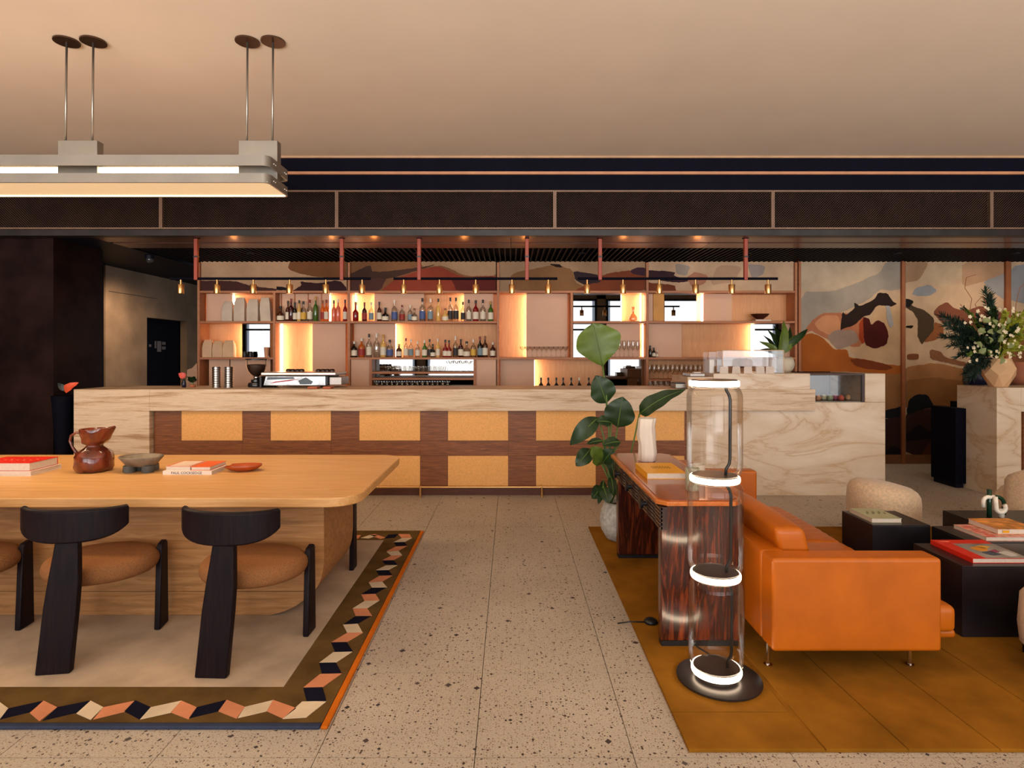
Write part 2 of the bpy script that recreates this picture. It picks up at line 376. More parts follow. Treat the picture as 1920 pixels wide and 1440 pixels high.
# ------------------------------------------------------------------ the room
CEILZ, BARZ = 3.63, 2.80
floor = struct('floor', B(-9.2, 9.2, -3.2, 12.2, -0.2, -0.02), plain('grout', rgb(120, 98, 78), 0.9))
xe = [-6.136 + 0.6 * k for k in range(22)]
ye = [1.06, 1.66, 2.26, 2.86, 5.28, 6.5, 8.92]
tile_mesh = {}
for j in range(len(ye) - 1):
    for i in range(len(xe) - 1):
        key = round(ye[j + 1] - ye[j], 3)
        g = 0.0016
        if key not in tile_mesh:
            mbt = B(g, 0.6 - g, g, key - g, -0.03, 0); o = obj('tile', mbt, TERRAZZO, floor, local=True); tile_mesh[key] = o.data
            o.location = (xe[i], ye[j], 0)
        else:
            o = bpy.data.objects.new('tile', tile_mesh[key]); COL.objects.link(o); o.parent = floor; o.location = (xe[i], ye[j], 0)
for a in ((-9.2, 9.2, -3.2, 1.058), (-9.2, 9.2, 8.922, 12.2), (-9.2, -6.138, 1.06, 8.92), (6.466, 9.2, 1.06, 8.92)):
    obj('floor_slab', B(a[0], a[1], a[2], a[3], -0.03, 0), TERRAZZO, floor)
struct('ceiling', B(-9.2, 9.2, -3.2, 6.40, CEILZ, CEILZ + 0.15), CEIL)
struct('wall_left', B(-9.2, -9.0, -3.2, 12.2, 0, CEILZ), plain('side_wall', rgb(150, 122, 98), 0.8))
struct('wall_right', B(9.0, 9.2, -3.2, 12.2, 0, CEILZ), plain('side_wall', rgb(150, 122, 98), 0.8))
wf = MB()
for a in ((-9.2, -8.85), (-3.15, -2.85), (2.85, 3.15), (8.85, 9.2)): wf.box(a[0], a[1], -3.2, -3.0, 0, CEILZ)
wf.box(-9.2, 9.2, -3.2, -3.0, 0, 0.35); wf.box(-9.2, 9.2, -3.2, -3.0, 3.35, CEILZ)
struct('wall_back', wf, plain('front_wall', rgb(120, 100, 82), 0.8))
for k, wx in enumerate((-6.0, 0.0, 6.0)):
    w = MB(); x0, x1 = wx - 2.85, wx + 2.85
    w.box(x0, x1, -3.0, -2.94, 0.35, 0.42); w.box(x0, x1, -3.0, -2.94, 3.28, 3.35); w.box(x0, x0 + 0.07, -3.0, -2.94, 0.42, 3.28); w.box(x1 - 0.07, x1, -3.0, -2.94, 0.42, 3.28)
    wo = struct('window_%d' % (k + 1), w, DARK)
    for q in (-0.95, 0.95): obj('mullion', B(wx + q - 0.035, wx + q + 0.035, -3.0, -2.94, 0.42, 3.28), DARK, wo)
    obj('transom', B(x0 + 0.07, x1 - 0.07, -2.99, -2.95, 2.3, 2.36), DARK, wo)
# dark band between lounge ceiling and bar
YF = 6.40
fz = lambda y: Z(y, YF)
fas = MB(); fas.box(-9, 9, YF, YF + 0.12, fz(357), CEILZ + 0.15)
struct('trim_1', fas, BLACK)
struct('trim_0', B(-9, 9, YF + 0.075, YF + 0.12, BARZ - 0.01, fz(357) - 0.001), BLACK)
struct('trim_2', B(-9, 9, YF - 0.03, YF - 0.002, fz(328), fz(323)), plain('lit_edge', rgb(176, 122, 84), 0.5))
struct('trim_3', B(-9, 9, YF - 0.025, YF - 0.002, fz(297), CEILZ - 0.002), plain('ceiling_bead', rgb(170, 132, 98), 0.6))
struct('trim_4', B(-9, 9, YF - 0.02, YF + 0.10, BARZ - 0.02, fz(431)), plain('beam_metal', (0.022, 0.018, 0.018, 1), 0.4, metal=0.4, var=0.2), bevel=0.003)
ends = [-520, -112, 303, 632, 1040, 1448, 1857, 2265]
for k in range(len(ends) - 1):
    x0, x1 = X(ends[k], YF) + 0.001, X(ends[k + 1], YF) - 0.001; z0, z1 = fz(430), fz(357.5)
    g = thing('vent_grille', '%s bronze mesh vent panel in the dark band under the ceiling' % ('first second third fourth fifth sixth seventh'.split()[k] + ' from left,'), 'grille', ((x0 + x1) / 2, YF, z0), 0, 'mesh vent panels above the bar')
    fr = MB(); w = 0.016
    fr.box(x0, x1, YF - 0.02, YF + 0.02, z0, z0 + w); fr.box(x0, x1, YF - 0.02, YF + 0.02, z1 - w, z1)
    fr.box(x0, x0 + w, YF - 0.02, YF + 0.02, z0 + w, z1 - w); fr.box(x1 - w, x1, YF - 0.02, YF + 0.02, z0 + w, z1 - w)
    obj('frame', fr, FRAMEM, g)
    obj('backing', B(x0 + w, x1 - w, YF + 0.06, YF + 0.07, z0 + w, z1 - w), BLACK, g)
    ms = MB(); p = 0.0265; rows = int((z1 - z0 - 2 * w) / (p * 0.5)); ph = (z1 - z0 - 2 * w) / rows
    for r in range(rows):     # expanded-metal strands, each row a zigzag
        n = int((x1 - x0 - 2 * w) / p); pw = (x1 - x0 - 2 * w) / n
        zz = z0 + w + (r + 0.5) * ph; hh = 0.0042; up = ph * 0.5
        vs = []; fs = []
        for i in range(2 * n + 1):
            xx = x0 + w + i * pw / 2; off = up * (1 if (i + r) % 2 else -1) * 0.9
            vs += [(xx, YF + 0.0, zz + off - hh), (xx, YF + 0.008, zz + off + hh)]
        for i in range(2 * n): fs.append((2 * i, 2 * i + 2, 2 * i + 3, 2 * i + 1))
        ms.add(vs, fs)
    mo = obj('mesh_screen', ms, MESHM, g, fix=False); mo['kind'] = 'stuff'
# bar ceiling
bc = struct('trim_5', B(-9, 9, YF + 0.121, 12.2, BARZ + 0.06, BARZ + 0.2), BLACK)
for a, b_ in ((6.50, 6.86), (6.93, 7.24)):
    for xx in range(6):
        obj('ceiling_board', B(-4.6 + xx * 2.3 + 0.003, -4.6 + (xx + 1) * 2.3 - 0.003, a, b_, BARZ, BARZ + 0.05), SLIT, bc)
obj('ceiling_panel', B(-9, -4.6, 6.50, 12, BARZ, BARZ + 0.05), DARK, bc)
sl = MB()
for k in range(200): xx = -4.5 + k * 0.069; sl.box(xx, xx + 0.018, 7.26, 8.6, BARZ, BARZ + 0.055)
so = obj('ceiling_slats', sl, DARK, bc); so['kind'] = 'stuff'
# walls behind the bar
SY = 8.30
struct('wall_bar', B(-4.33, 9, 8.62, 8.8, 0, BARZ + 0.1), plain('bar_wall', rgb(70, 48, 36), 0.8))
cw = struct('wall_passage', B(-6.1, -5.83, 8.63, 12.2, 2.11, BARZ + 0.06), CONC)
obj('wall_piece', B(-6.1, -5.83, 8.63, 9.61, 0, 2.11), CONC, cw); obj('wall_piece', B(-6.1, -5.83, 10.8, 12.2, 0, 2.11), CONC, cw)
obj('form_joint', B(-5.832, -5.826, 8.7, 9.9, 2.43, 2.436), DARK, cw)
dr = struct('door_1', B(-6.02, -5.95, 9.61, 10.8, 0, 2.11), BLACK)
# the faint white signs on the dark door
for a in ((10.02, 10.06, 1.62, 1.74), (10.09, 10.2, 1.56, 1.74), (10.23, 10.33, 1.68, 1.73), (10.23, 10.33, 1.60, 1.65), (9.86, 9.92, 1.64, 1.68)):
    obj('door_sign', B(-5.95, -5.945, *a), plain('sign_grey', rgb(92, 88, 92), 0.6), dr)
struct('wall_end', B(-6.2, -4.0, 12.0, 12.2, 0, BARZ + 0.1), CONC)
struct('wall_recess', B(-9, -5.85, 8.5, 8.62, 0, BARZ + 0.06), BLACK)
lp = struct('wall_panel_left', B(-9, X(100, 6.6), 6.6, 7.4, 0, BARZ), BRONZE)
for k in range(4): obj('wall_rib', B(-6.45 + 0.16 * k, -6.42 + 0.16 * k, 8.45, 8.5, 0, BARZ), BLACK, lp)
dome = thing('security_camera', 'small dome security camera on the dark ceiling left of the bar', 'camera', (X(281, 7.8), 7.8, 2.76))
obj('mount', MB().lathe([(0.055, 0), (0.06, 0.04)], 20, (X(281, 7.8), 7.8, 2.76)), DARK, dome)
obj('lens_dome', MB().sphere((X(281, 7.8), 7.8, 2.75), 0.045, 0.045, 0.045), plain('dome_gloss', (0.05, 0.05, 0.055, 1), 0.08), dome, smooth=True)

# ------------------------------------------------------------------ mural
def chaikin(poly, it=1, jit=0.0):
    for _ in range(it):
        q = []
        for i in range(len(poly)):
            a, b = poly[i], poly[(i + 1) % len(poly)]
            q += [(a[0] * .85 + b[0] * .15, a[1] * .85 + b[1] * .15), (a[0] * .15 + b[0] * .85, a[1] * .15 + b[1] * .85)]
        poly = q
    if jit:
        rj = random.Random(int(poly[0][0] * 7 + poly[0][1])); q = []
        for i in range(len(poly)):
            a, b = poly[i], poly[(i + 1) % len(poly)]; n = max(1, int(math.hypot(b[0] - a[0], b[1] - a[1]) / (jit * 3)))
            for k in range(n): t = k / n; q.append((a[0] + (b[0] - a[0]) * t + rj.uniform(-jit, jit) * .5, a[1] + (b[1] - a[1]) * t + rj.uniform(-jit, jit) * .5))
        poly = q
    return poly
def clipx(poly, x0, x1):
    for lim, sgn in ((x0, 1), (x1, -1)):
        out = []
        for i in range(len(poly)):
            a, b = poly[i], poly[(i + 1) % len(poly)]; ia = (a[0] - lim) * sgn >= 0; ib = (b[0] - lim) * sgn >= 0
            if ia: out.append(a)
            if ia != ib:
                t = (lim - a[0]) / (b[0] - a[0]); out.append((lim, a[1] + t * (b[1] - a[1])))
        poly = out
        if not poly: return poly
    return poly
MY = 8.34
paintm = {}
def paint(c):
    if c not in paintm:
        m = plain('paint_%d_%d_%d' % c, rgb(*c), 0.8, var=0.09, vs=2.6, spec=0.15); paintm[c] = m
    return paintm[c]
def mural(name, label, x0, x1, y0, y1, base, shapes, org, sc, group):
    X0, X1, Z0, Z1 = X(x0, MY), X(x1, MY), Z(y1, MY), Z(y0, MY)
    t = thing(name, label, 'mural', ((X0 + X1) / 2, MY, Z0), 0, group)
    obj('canvas', B(X0, X1, MY, MY + 0.02, Z0, Z1), paint(base), t)
    for k, (c, poly) in enumerate(shapes):
        pp = [(org[0] + a / sc, org[1] + b / sc) for a, b in poly]
        pp = clipx([(min(max(a, x0 - 9), x1 + 9), min(max(b, y0), y1)) for a, b in chaikin(pp, 1, 1.1)], x0 + 0.3, x1 - 0.3)
        if len(pp) < 3: continue
        pts = [(X(a, MY), Z(b, MY)) for a, b in pp]
        obj('painted_shape', MB().prism(pts, MY - 0.0006 * (k + 1), MY + 0.001, 'y'), paint(c), t)
    return t
O6, S6 = (1480, 420), 3.273
mural('mural_painting', 'tall abstract painted panel with orange hill and maroon blot beside shelving', 1502, 1691, 490, 853, (188, 158, 128), [
    ((150, 138, 124), [(75, 415), (260, 415), (420, 360), (560, 290), (590, 235), (700, 225), (700, 400), (620, 410), (560, 400), (480, 470), (330, 540), (150, 580), (60, 700)]),
    ((182, 160, 134), [(60, 225), (580, 225), (560, 300), (430, 345), (300, 405), (180, 415), (60, 410)]),
    ((188, 154, 118), [(360, 770), (480, 640), (540, 480), (620, 500), (700, 420), (700, 880), (560, 860), (450, 830)]),
    ((166, 104, 74), [(60, 710), (130, 600), (200, 545), (330, 545), (420, 560), (490, 580), (480, 700), (420, 760), (280, 730), (200, 690), (130, 650)]),
    ((188, 130, 92), [(150, 610), (210, 560), (300, 560), (320, 640), (260, 690), (180, 650)]),
    ((146, 122, 108), [(230, 690), (280, 650), (400, 650), (430, 720), (300, 775), (265, 740)]),
    ((156, 84, 30), [(60, 700), (130, 665), (210, 700), (270, 770), (355, 770), (365, 820), (470, 830), (580, 860), (700, 870), (700, 930), (60, 930)]),
    ((112, 52, 26), [(370, 830), (420, 825), (560, 850), (640, 880), (590, 900), (470, 890), (400, 870)]),
    ((40, 27, 22), [(310, 655), (325, 540), (345, 560), (400, 520), (398, 480), (430, 505), (520, 465), (545, 420), (600, 425), (635, 478), (660, 490), (620, 508), (540, 495), (500, 555), (450, 570), (400, 620), (340, 640)]),
    ((150, 60, 30), [(430, 600), (460, 570), (470, 700), (450, 740), (425, 700)]),
    ((70, 22, 20), [(450, 570), (490, 580), (500, 620), (540, 590), (585, 610), (608, 680), (595, 740), (520, 768), (465, 740), (455, 690)]),
    ((156, 152, 150), [(590, 500), (615, 505), (640, 620), (620, 640), (600, 600)]),
    ((136, 92, 54), [(560, 920), (700, 920), (700, 1150), (560, 1160)]),
    ((22, 20, 26), [(560, 1150), (700, 1115), (700, 1185), (560, 1195)]),
    ((50, 28, 24), [(560, 1200), (700, 1180), (700, 1430), (560, 1430)]),
    ((24, 17, 20), [(570, 1400), (640, 1360), (700, 1390), (700, 1430), (570, 1430)])], O6, S6, 'tall mural panels right of the shelving')
mural('mural_painting', 'tall abstract painted panel with grey cloud and golden hill behind bouquet', 1698, 1886, 490, 853, (190, 158, 126), [
    ((158, 122, 92), [(700, 225), (860, 225), (800, 345), (700, 365)]),
    ((188, 160, 128), [(790, 360), (850, 270), (950, 235), (1065, 230), (1050, 330), (950, 390)]),
    ((172, 134, 102), [(1060, 230), (1340, 225), (1340, 300), (1200, 350), (1060, 390)]),
    ((140, 138, 138), [(750, 430), (780, 390), (860, 372), (908, 410), (860, 442), (780, 442)]),
    ((146, 140, 136), [(1190, 350), (1345, 295), (1345, 480), (1220, 400)]),
    ((72, 56, 38), [(712, 455), (765, 475), (745, 500), (830, 530), (888, 580), (885, 650), (830, 720), (812, 740), (785, 690), (790, 590), (760, 540), (700, 505)]),
    ((30, 22, 20), [(700, 455), (765, 470), (735, 515), (700, 500)]),
    ((30, 22, 20), [(715, 625), (765, 622), (750, 640), (716, 638)]),
    ((142, 84, 46), [(825, 722), (885, 650), (890, 600), (945, 620), (945, 692), (860, 722)]),
    ((122, 70, 50), [(880, 545), (920, 500), (965, 478), (1010, 520), (1090, 530), (1180, 500), (1345, 560), (1345, 640), (950, 620)]),
    ((118, 70, 44), [(722, 800), (792, 795), (792, 832), (722, 832)]),
    ((130, 84, 56), [(862, 770), (920, 780), (960, 820), (1090, 850), (1110, 880), (960, 850), (865, 828)]),
    ((158, 108, 66), [(700, 880), (900, 850), (1110, 900), (1345, 880), (1345, 1000), (700, 1000)]),
    ((136, 90, 50), [(700, 960), (900, 940), (1110, 970), (1345, 940), (1345, 1180), (900, 1160), (700, 1130)]),
    ((54, 32, 25), [(700, 1170), (840, 1130), (1020, 1145), (1345, 1150), (1345, 1430), (700, 1430)]),
    ((20, 19, 26), [(716, 1172), (730, 1080), (780, 1043), (850, 1048), (888, 1125), (800, 1140)]),
    ((26, 18, 20), [(700, 1300), (790, 1225), (860, 1280), (1030, 1235), (1030, 1300), (900, 1312), (700, 1335)]),
    ((86, 40, 28), [(800, 1430), (860, 1330), (1020, 1300), (1345, 1290), (1345, 1430)])], O6, S6, 'tall mural panels right of the shelving')
mural('mural_painting', 'tall abstract painted panel with blue sky at the right frame edge', 1896, 2085, 490, 853, (186, 156, 126), [
    ((136, 134, 134), [(1350, 260), (1600, 225), (1900, 225), (1900, 420), (1350, 500)]),
    ((130, 80, 50), [(1350, 640), (1900, 560), (1900, 900), (1350, 900)]),
    ((54, 32, 25), [(1350, 1150), (1900, 1150), (1900, 1430), (1350, 1430)])], O6, S6, 'tall mural panels right of the shelving')
OA, OB, SA = (370, 440), (930, 440), 3.368
G2 = 'mural strips above the shelving'
mural('mural_strip', 'leftmost painted strip above shelving, beige with brown edge', 376, 650, 490, 545, (186, 148, 116), [
    ((120, 76, 46), [(590, 160), (960, 160), (960, 275), (760, 268), (640, 245), (570, 215)]),
    ((74, 44, 40), [(0, 290), (240, 292), (330, 322), (500, 342), (500, 360), (0, 360)]),
    ((58, 34, 36), [(650, 295), (760, 308), (900, 285), (960, 360), (590, 360), (660, 320)]), ((30, 20, 26), [(500, 325), (570, 335), (600, 350), (500, 352)])], OA, SA, G2)
mural('mural_strip', 'painted strip above shelving with a red mountain', 656, 930, 490, 545, (128, 88, 58), [
    ((166, 134, 102), [(1410, 160), (1900, 160), (1900, 258), (1690, 262), (1560, 195), (1420, 205)]),
    ((72, 50, 42), [(940, 260), (1090, 188), (1110, 240), (1400, 208), (1520, 185), (1200, 285), (940, 300)]),
    ((84, 54, 48), [(940, 290), (1200, 270), (1150, 360), (940, 360)]),
    ((140, 62, 44), [(1150, 360), (1250, 280), (1430, 215), (1530, 198), (1620, 245), (1700, 272), (1900, 258), (1900, 360)]),
    ((96, 40, 36), [(1600, 275), (1900, 262), (1900, 360), (1640, 360)])], OA, SA, G2)
mural('mural_strip', 'painted strip above shelving with an olive hill and dark blot', 936, 1210, 490, 545, (156, 126, 98), [
    ((128, 92, 60), [(90, 245), (320, 200), (380, 188), (480, 220), (500, 300), (560, 330), (480, 360), (110, 360)]),
    ((36, 24, 22), [(335, 186), (400, 186), (425, 208), (370, 202)]),
    ((116, 60, 38), [(480, 360), (560, 322), (660, 262), (720, 240), (860, 225), (960, 255), (960, 360)]),
    ((50, 38, 42), [(484, 228), (650, 253), (665, 300), (560, 318), (500, 285)]),
    ((62, 38, 46), [(845, 228), (895, 203), (960, 215), (960, 265), (870, 250)])], OB, SA, G2)
mural('mural_strip', 'rightmost painted strip above shelving, cream with a purple smudge', 1216, 1489, 490, 545, (190, 158, 128), [
    ((60, 38, 44), [(940, 222), (1132, 234), (1120, 262), (1250, 292), (1140, 304), (940, 275)]),
    ((112, 58, 38), [(940, 300), (1130, 318), (1140, 360), (940, 360)]),
    ((150, 136, 124), [(1130, 180), (1230, 200), (1200, 260), (1140, 250)]),
    ((166, 114, 90), [(1200, 272), (1260, 232), (1340, 260), (1320, 310), (1240, 335)]),
    ((150, 136, 128), [(1590, 185), (1700, 195), (1690, 250), (1620, 280), (1600, 230)]),
    ((172, 138, 112), [(1400, 190), (1560, 200), (1500, 300), (1350, 320)])], OB, SA, G2)
k_ = 0
for px0, px1 in ((1497.5, 1502), (1691.5, 1697.5), (1886.5, 1895.5), (2085, 2092)):
    struct('trim_%d' % (6 + k_), B(X(px0, SY), X(px1, SY), SY, 8.62, 0, BARZ + 0.05), plain('copper_post', rgb(156, 92, 54), 0.45, metal=0.2)); k_ += 1
struct('baseboard_right', B(X(1502, SY), 8.99, SY + 0.01, 8.62, 0, 0.125), plain('copper_base', rgb(128, 84, 50), 0.4, metal=0.2))
struct('wall_mural', B(X(1502, SY), 8.99, 8.37, 8.6, 0.125, BARZ + 0.05), BLACK)

# ------------------------------------------------------------------ back bar shelving, four bays
zT, zA, zB, zC = Z(547, SY), Z(604, SY), Z(672, SY), 0.96
YB, YP = 8.565, 8.455
U = 0.034
bx = [372, 654, 934, 1214, 1493]
ordn = ['leftmost', 'second', 'third', 'rightmost']
desc = ['with paper bags and tall orange niche', 'with two rows of spirit bottles', 'with tall wine glasses niche and mirrors', 'with ochre reflection and the bowl']
BAY = []
def shelf(bay, px0, px1, z): return obj('shelf', B(X(px0, SY) + U / 2, X(px1, SY) - U / 2, SY + 0.004, YB, z - 0.015, z + 0.015), OAKE, bay, bevel=0.002, seg=1)
def upright(bay, px, z0, z1): x = X(px, SY); return obj('upright', B(x - U / 2, x + U / 2, SY, YB, z0, z1), OAKE, bay, bevel=0.002, seg=1)
def pnl(bay, px0, px1, z0, z1, kind):
    Yp = YP; m = {'p': PINK, 'm': MIRROR, 'o': plain('ochre_panel', rgb(206, 140, 44), 0.5)}[kind]  # kind o: yellow reflection in the mirror, painted as a flat ochre board
    nm = {'p': 'sliding_panel', 'm': 'mirror', 'o': 'ochre_panel'}[kind]
    return obj(nm, B(X(px0, Yp), X(px1, Yp), Yp, Yp + 0.018, z0, z1), m, bay)
def led(bay, px, z0, z1, side):       # side +1: the light shines to the right of px
    x = X(px, YP); return obj('light_strip', B(x - 0.004 - (0.006 if side > 0 else -0.006), x + 0.004 - (0.006 if side > 0 else -0.006), YP + 0.022, YB - 0.012, z0 + 0.01, z1 - 0.01), LED, bay)
for k in range(4):
    t = thing('shelving_bay', '%s bay of the oak back bar shelving %s' % (ordn[k], desc[k]), 'shelving', ((X(bx[k], SY) + X(bx[k + 1], SY)) / 2, SY, 0), 0, 'oak shelving bays behind the bar')
    BAY.append(t)
    upright(t, bx[k], 0.05, BARZ - 0.01)
    if k == 3: upright(t, bx[4], 0.05, BARZ - 0.01)
    shelf(t, bx[k], bx[k + 1], zT)
    obj('back_board', B(X(bx[k], SY) + U / 2, X(bx[k + 1], SY) - U / 2, YB, YB + 0.02, zC, zT), OAK, t)
    obj('base_cabinet', B(X(bx[k], SY) + U / 2, X(bx[k + 1], SY) - U / 2, 7.95, YB, 0.05, zC), WALNUT, t)
s = 0.015
a0, a1 = zA + s, zT - s; b0, b1 = zB + s, zA - s; c0, c1 = zC, zB - s
b = BAY[0]
shelf(b, 372, 514, zA); shelf(b, 514, 654, zA); shelf(b, 372, 514, zB); upright(b, 514, zC, zT - s)
pnl(b, 387, 435, a0, a1, 'p'); led(b, 435, a0, a1, 1)
pnl(b, 524, 617, a0, a1, 'p'); led(b, 617, a0, a1, 1)
for q in (528, 553, 578, 603): obj('batten', B(X(q, YP) - 0.007, X(q, YP) + 0.007, YP - 0.012, YP, a0, a1), OAKE, b)
pnl(b, 454, 506, b0, b1, 'm'); led(b, 453, b0, b1, -1); led(b, 384, b0, b1, 1)
pnl(b, 392, 430, c0, c1, 'p'); pnl(b, 432, 507, c0, c1, 'p')
pnl(b, 586, 648, c0, b1, 'p'); led(b, 585, c0, b1, -1); led(b, 526, c0, b1, 1)
b = BAY[1]
shelf(b, 654, 934, zA); shelf(b, 654, 934, zB)
pnl(b, 702, 795, a0, a1, 'p'); led(b, 702, a0, a1, -1); led(b, 666, a0, a1, 1)
pnl(b, 870, 925, a0, a1, 'p'); led(b, 870, a0, a1, -1)
pnl(b, 664, 741, b0, b1, 'p'); led(b, 741, b0, b1, 1)
upright(b, 695, zC, zB - s); upright(b, 890, zC, zB - s)
obj('sliding_panel', B(X(657, SY), X(693, SY), SY + 0.03, SY + 0.05, c0, c1), PINK, b); obj('sliding_panel', B(X(892, SY), X(930, SY), SY + 0.03, SY + 0.05, c0, c1), PINK, b)
obj('mirror', B(X(697, SY) + 0.01, X(888, SY) - 0.01, YB - 0.02, YB - 0.002, c0, c1), MIRROR, b)
zR1, zR2 = Z(699, SY), Z(710.5, SY)
shelf(b, 695, 890, zR1); shelf(b, 695, 890, zR2); zR3 = Z(727, SY); shelf(b, 695, 890, zR3)
b = BAY[2]
upright(b, 1072, zB, zT - s); shelf(b, 1072, 1214, zA); shelf(b, 934, 1214, zB)
pnl(b, 987, 1064, b0, a1, 'p'); led(b, 987, b0, a1, -1)
pnl(b, 1075, 1164, a0, a1, 'm'); led(b, 1166, a0, a1, 1); led(b, 1202, a0, a1, -1)
pnl(b, 1075, 1136, b0, b1, 'm'); pnl(b, 1137.5, 1200, b0, b1, 'p'); led(b, 1206, b0, b1, -1)
pnl(b, 938, 1002, c0, c1, 'p'); led(b, 1003, c0, c1, 1)
pnl(b, 1132, 1203, c0, c1, 'm')
b = BAY[3]
shelf(b, 1214, 1493, zA); shelf(b, 1214, 1493, zB); shelf(b, 1214, 1493, Z(713, SY))
pnl(b, 1216, 1224, a0, a1, 'p'); pnl(b, 1225, 1245, a0, a1, 'o'); pnl(b, 1246, 1306, a0, a1, 'm'); led(b, 1307, a0, a1, 1)
pnl(b, 1319, 1372, a0, a1, 'p'); led(b, 1318, a0, a1, -1)
pnl(b, 1216, 1278, b0, b1, 'p'); led(b, 1413, b0, b1, -1)
pnl(b, 1415, 1465, b0, b1, 'm'); pnl(b, 1466, 1485, b0, b1, 'p')

# ------------------------------------------------------------------ bar counter
YC = 6.40
cz = lambda y: Z(y, YC)
cz_top = cz(730)
ct = thing('bar_counter', 'long travertine bar counter with walnut and gold panelled front', 'bar', (X(700, YC), YC, 0))
xl, xs, xr = X(138, YC), X(280, YC), X(1529, YC)
obj('end_slab', B(xl, xs, YC, 7.15, 0, cz_top), TRAV, ct, bevel=0.003)
obj('apron', B(xs + 0.001, xr, YC, YC + 0.04, cz(770.5), cz_top), TRAV, ct, bevel=0.003)
obj('worktop', B(xs + 0.001, X(1288, YC), YC + 0.041, 7.15, cz_top - 0.03, cz_top), TRAV, ct)
YW = 6.47
wz = lambda y: Z(y, YW)
obj('body', B(xs + 0.002, X(1288, YC), YW + 0.012, 7.1, 0.02, cz_top - 0.031), BLACK, ct)
gx = [289, 341, 455, 508, 621, 674, 788, 840, 953, 1005, 1117, 1172, 1283, 1292]
for i in range(0, len(gx) - 1):
    x0, x1 = X(gx[i], YW), X(gx[i + 1], YW)
    if i % 2 == 0:
        for (za, zb) in ((wz(826), cz(771)), (wz(911), wz(854.5))):
            obj('stile', B(x0 + 0.0008, x1 - 0.0008, YW, YW + 0.012, za + 0.0008, zb - 0.0008), WALNUT, ct)
    else:
        for (za, zb) in ((wz(826), cz(771)), (wz(911), wz(854.5))):
            obj('gold_panel', B(x0 + 0.001, x1 - 0.001, YW - 0.008, YW + 0.012, za + 0.001, zb - 0.001), YELLOW, ct, bevel=0.001, seg=1)
for i in range(0, 6):
    e = [289, 455, 621, 788, 953, 1117, 1292]
    obj('rail_board', B(X(e[i], YW) + 0.0008, X(e[i + 1], YW) - 0.0008, YW, YW + 0.012, wz(854.5) + 0.0006, wz(826) - 0.0006), WALNUT, ct)
obj('plinth', B(xs + 0.01, X(1288, YC), YW, YW + 0.012, 0, wz(911) - 0.001), wood('plinth_walnut', rgb(70, 36, 22), rgb(96, 50, 30), grain=(1, 12, 12)), ct)
fr = thing('foot_rail', 'slim brass foot rail along the base of the bar', 'rail', (X(700, 6.38), 6.38, 0))
obj('bar_tube', MB().tube([(X(289, 6.38), 6.37, 0.108), (X(1288, 6.38), 6.37, 0.108)], 0.012, 12), BRASS, fr, smooth=True, angle=40)
for px in (332, 560, 788, 1016, 1244):
    obj('post', MB().tube([(X(px, 6.37), 6.37, 0), (X(px, 6.37), 6.37, 0.12)], 0.013, 12).tube([(X(px, 6.37), 6.37, 0.108), (X(px, 6.37), YW, 0.108)], 0.009, 8), BRASS, fr, smooth=True, angle=40)
# marble block at the right
YM = 6.45
mz = lambda y: Z(y, YM)
mt = thing('marble_counter', 'pale veined marble counter block at the right end of the bar', 'counter', (X(1480, YM), YM, 0))
mx0, mx1 = X(1288, YM), X(1660, YM); n0, n1 = X(1519, YM), X(1622, YM)
zn, ztop = mz(754), mz(700.5)
obj('front_slab', B(mx0, mx1, YM, 7.2, 0, zn - 0.002), MARB, mt, bevel=0.003)
obj('upper_slab', B(X(1338, YM), n0, YM, 7.2, zn, ztop), MARB, mt, bevel=0.003)
obj('upper_slab', B(n1, mx1, YM, 7.2, zn, ztop), MARB, mt, bevel=0.003)
obj('ledge', B(X(1290, YM), X(1338, YM) - 0.001, YM + 0.01, 7.1, zn, mz(707)), TRAV, mt)
obj('back_slab', B(n0, n1, 7.15, 7.2, zn, ztop), BLACK, mt)
dc = thing('pastry_display', 'glass fronted display niche set into the marble counter', 'display', ((n0 + n1) / 2, YM, zn))
obj('glass_front', B(n0 + 0.003, n1 - 0.003, YM + 0.012, YM + 0.018, zn, ztop - 0.02), CASEG, dc)
obj('frame', B(n0 + 0.002, n1 - 0.002, YM + 0.004, YM + 0.5, ztop - 0.018, ztop - 0.002).box(n1 - 0.03, n1 - 0.002, YM + 0.004, YM + 0.03, zn, ztop - 0.018), plain('dark_trim', (0.05, 0.025, 0.02, 1), 0.4), dc)
obj('deck', B(n0 + 0.002, n1 - 0.002, YM + 0.02, 7.14, zn, zn + 0.008), STEEL, dc)
obj('mirror', B(n0 + 0.002, n1 - 0.03, 7.12, 7.14, zn + 0.01, ztop - 0.02), MIRROR, dc)
for i, (q, c, r, l_) in enumerate(((1534, (206, 142, 98), 0.03, 'small golden pastry at the left of the glass display'), (1545, (190, 176, 140), 0.035, 'pale iced pastry second from left in the glass display'), (1556, (150, 160, 120), 0.033, 'greenish pastry in the middle of the glass display'), (1566, (150, 70, 90), 0.034, 'purple berry tart in the glass display'), (1577, (196, 90, 70), 0.032, 'red glazed pastry right of the berry tart in display'), (1590, (196, 150, 110), 0.028, 'tan pastry at the right of the glass display'))):
    yy = 6.6 + 0.05 * (i % 2)
    tag(obj('pastry', MB().lathe([(r * .7, 0), (r, 0.015), (r * 1.02, 0.03), (r * .75, 0.05), (r * .2, 0.062)], 14, (X(q, yy), yy, zn + 0.009)), plain('pastry_%d' % i, rgb(*c), 0.6, var=0.15, vs=40), smooth=True), l_, 'pastry', 'pastries in the glass display')

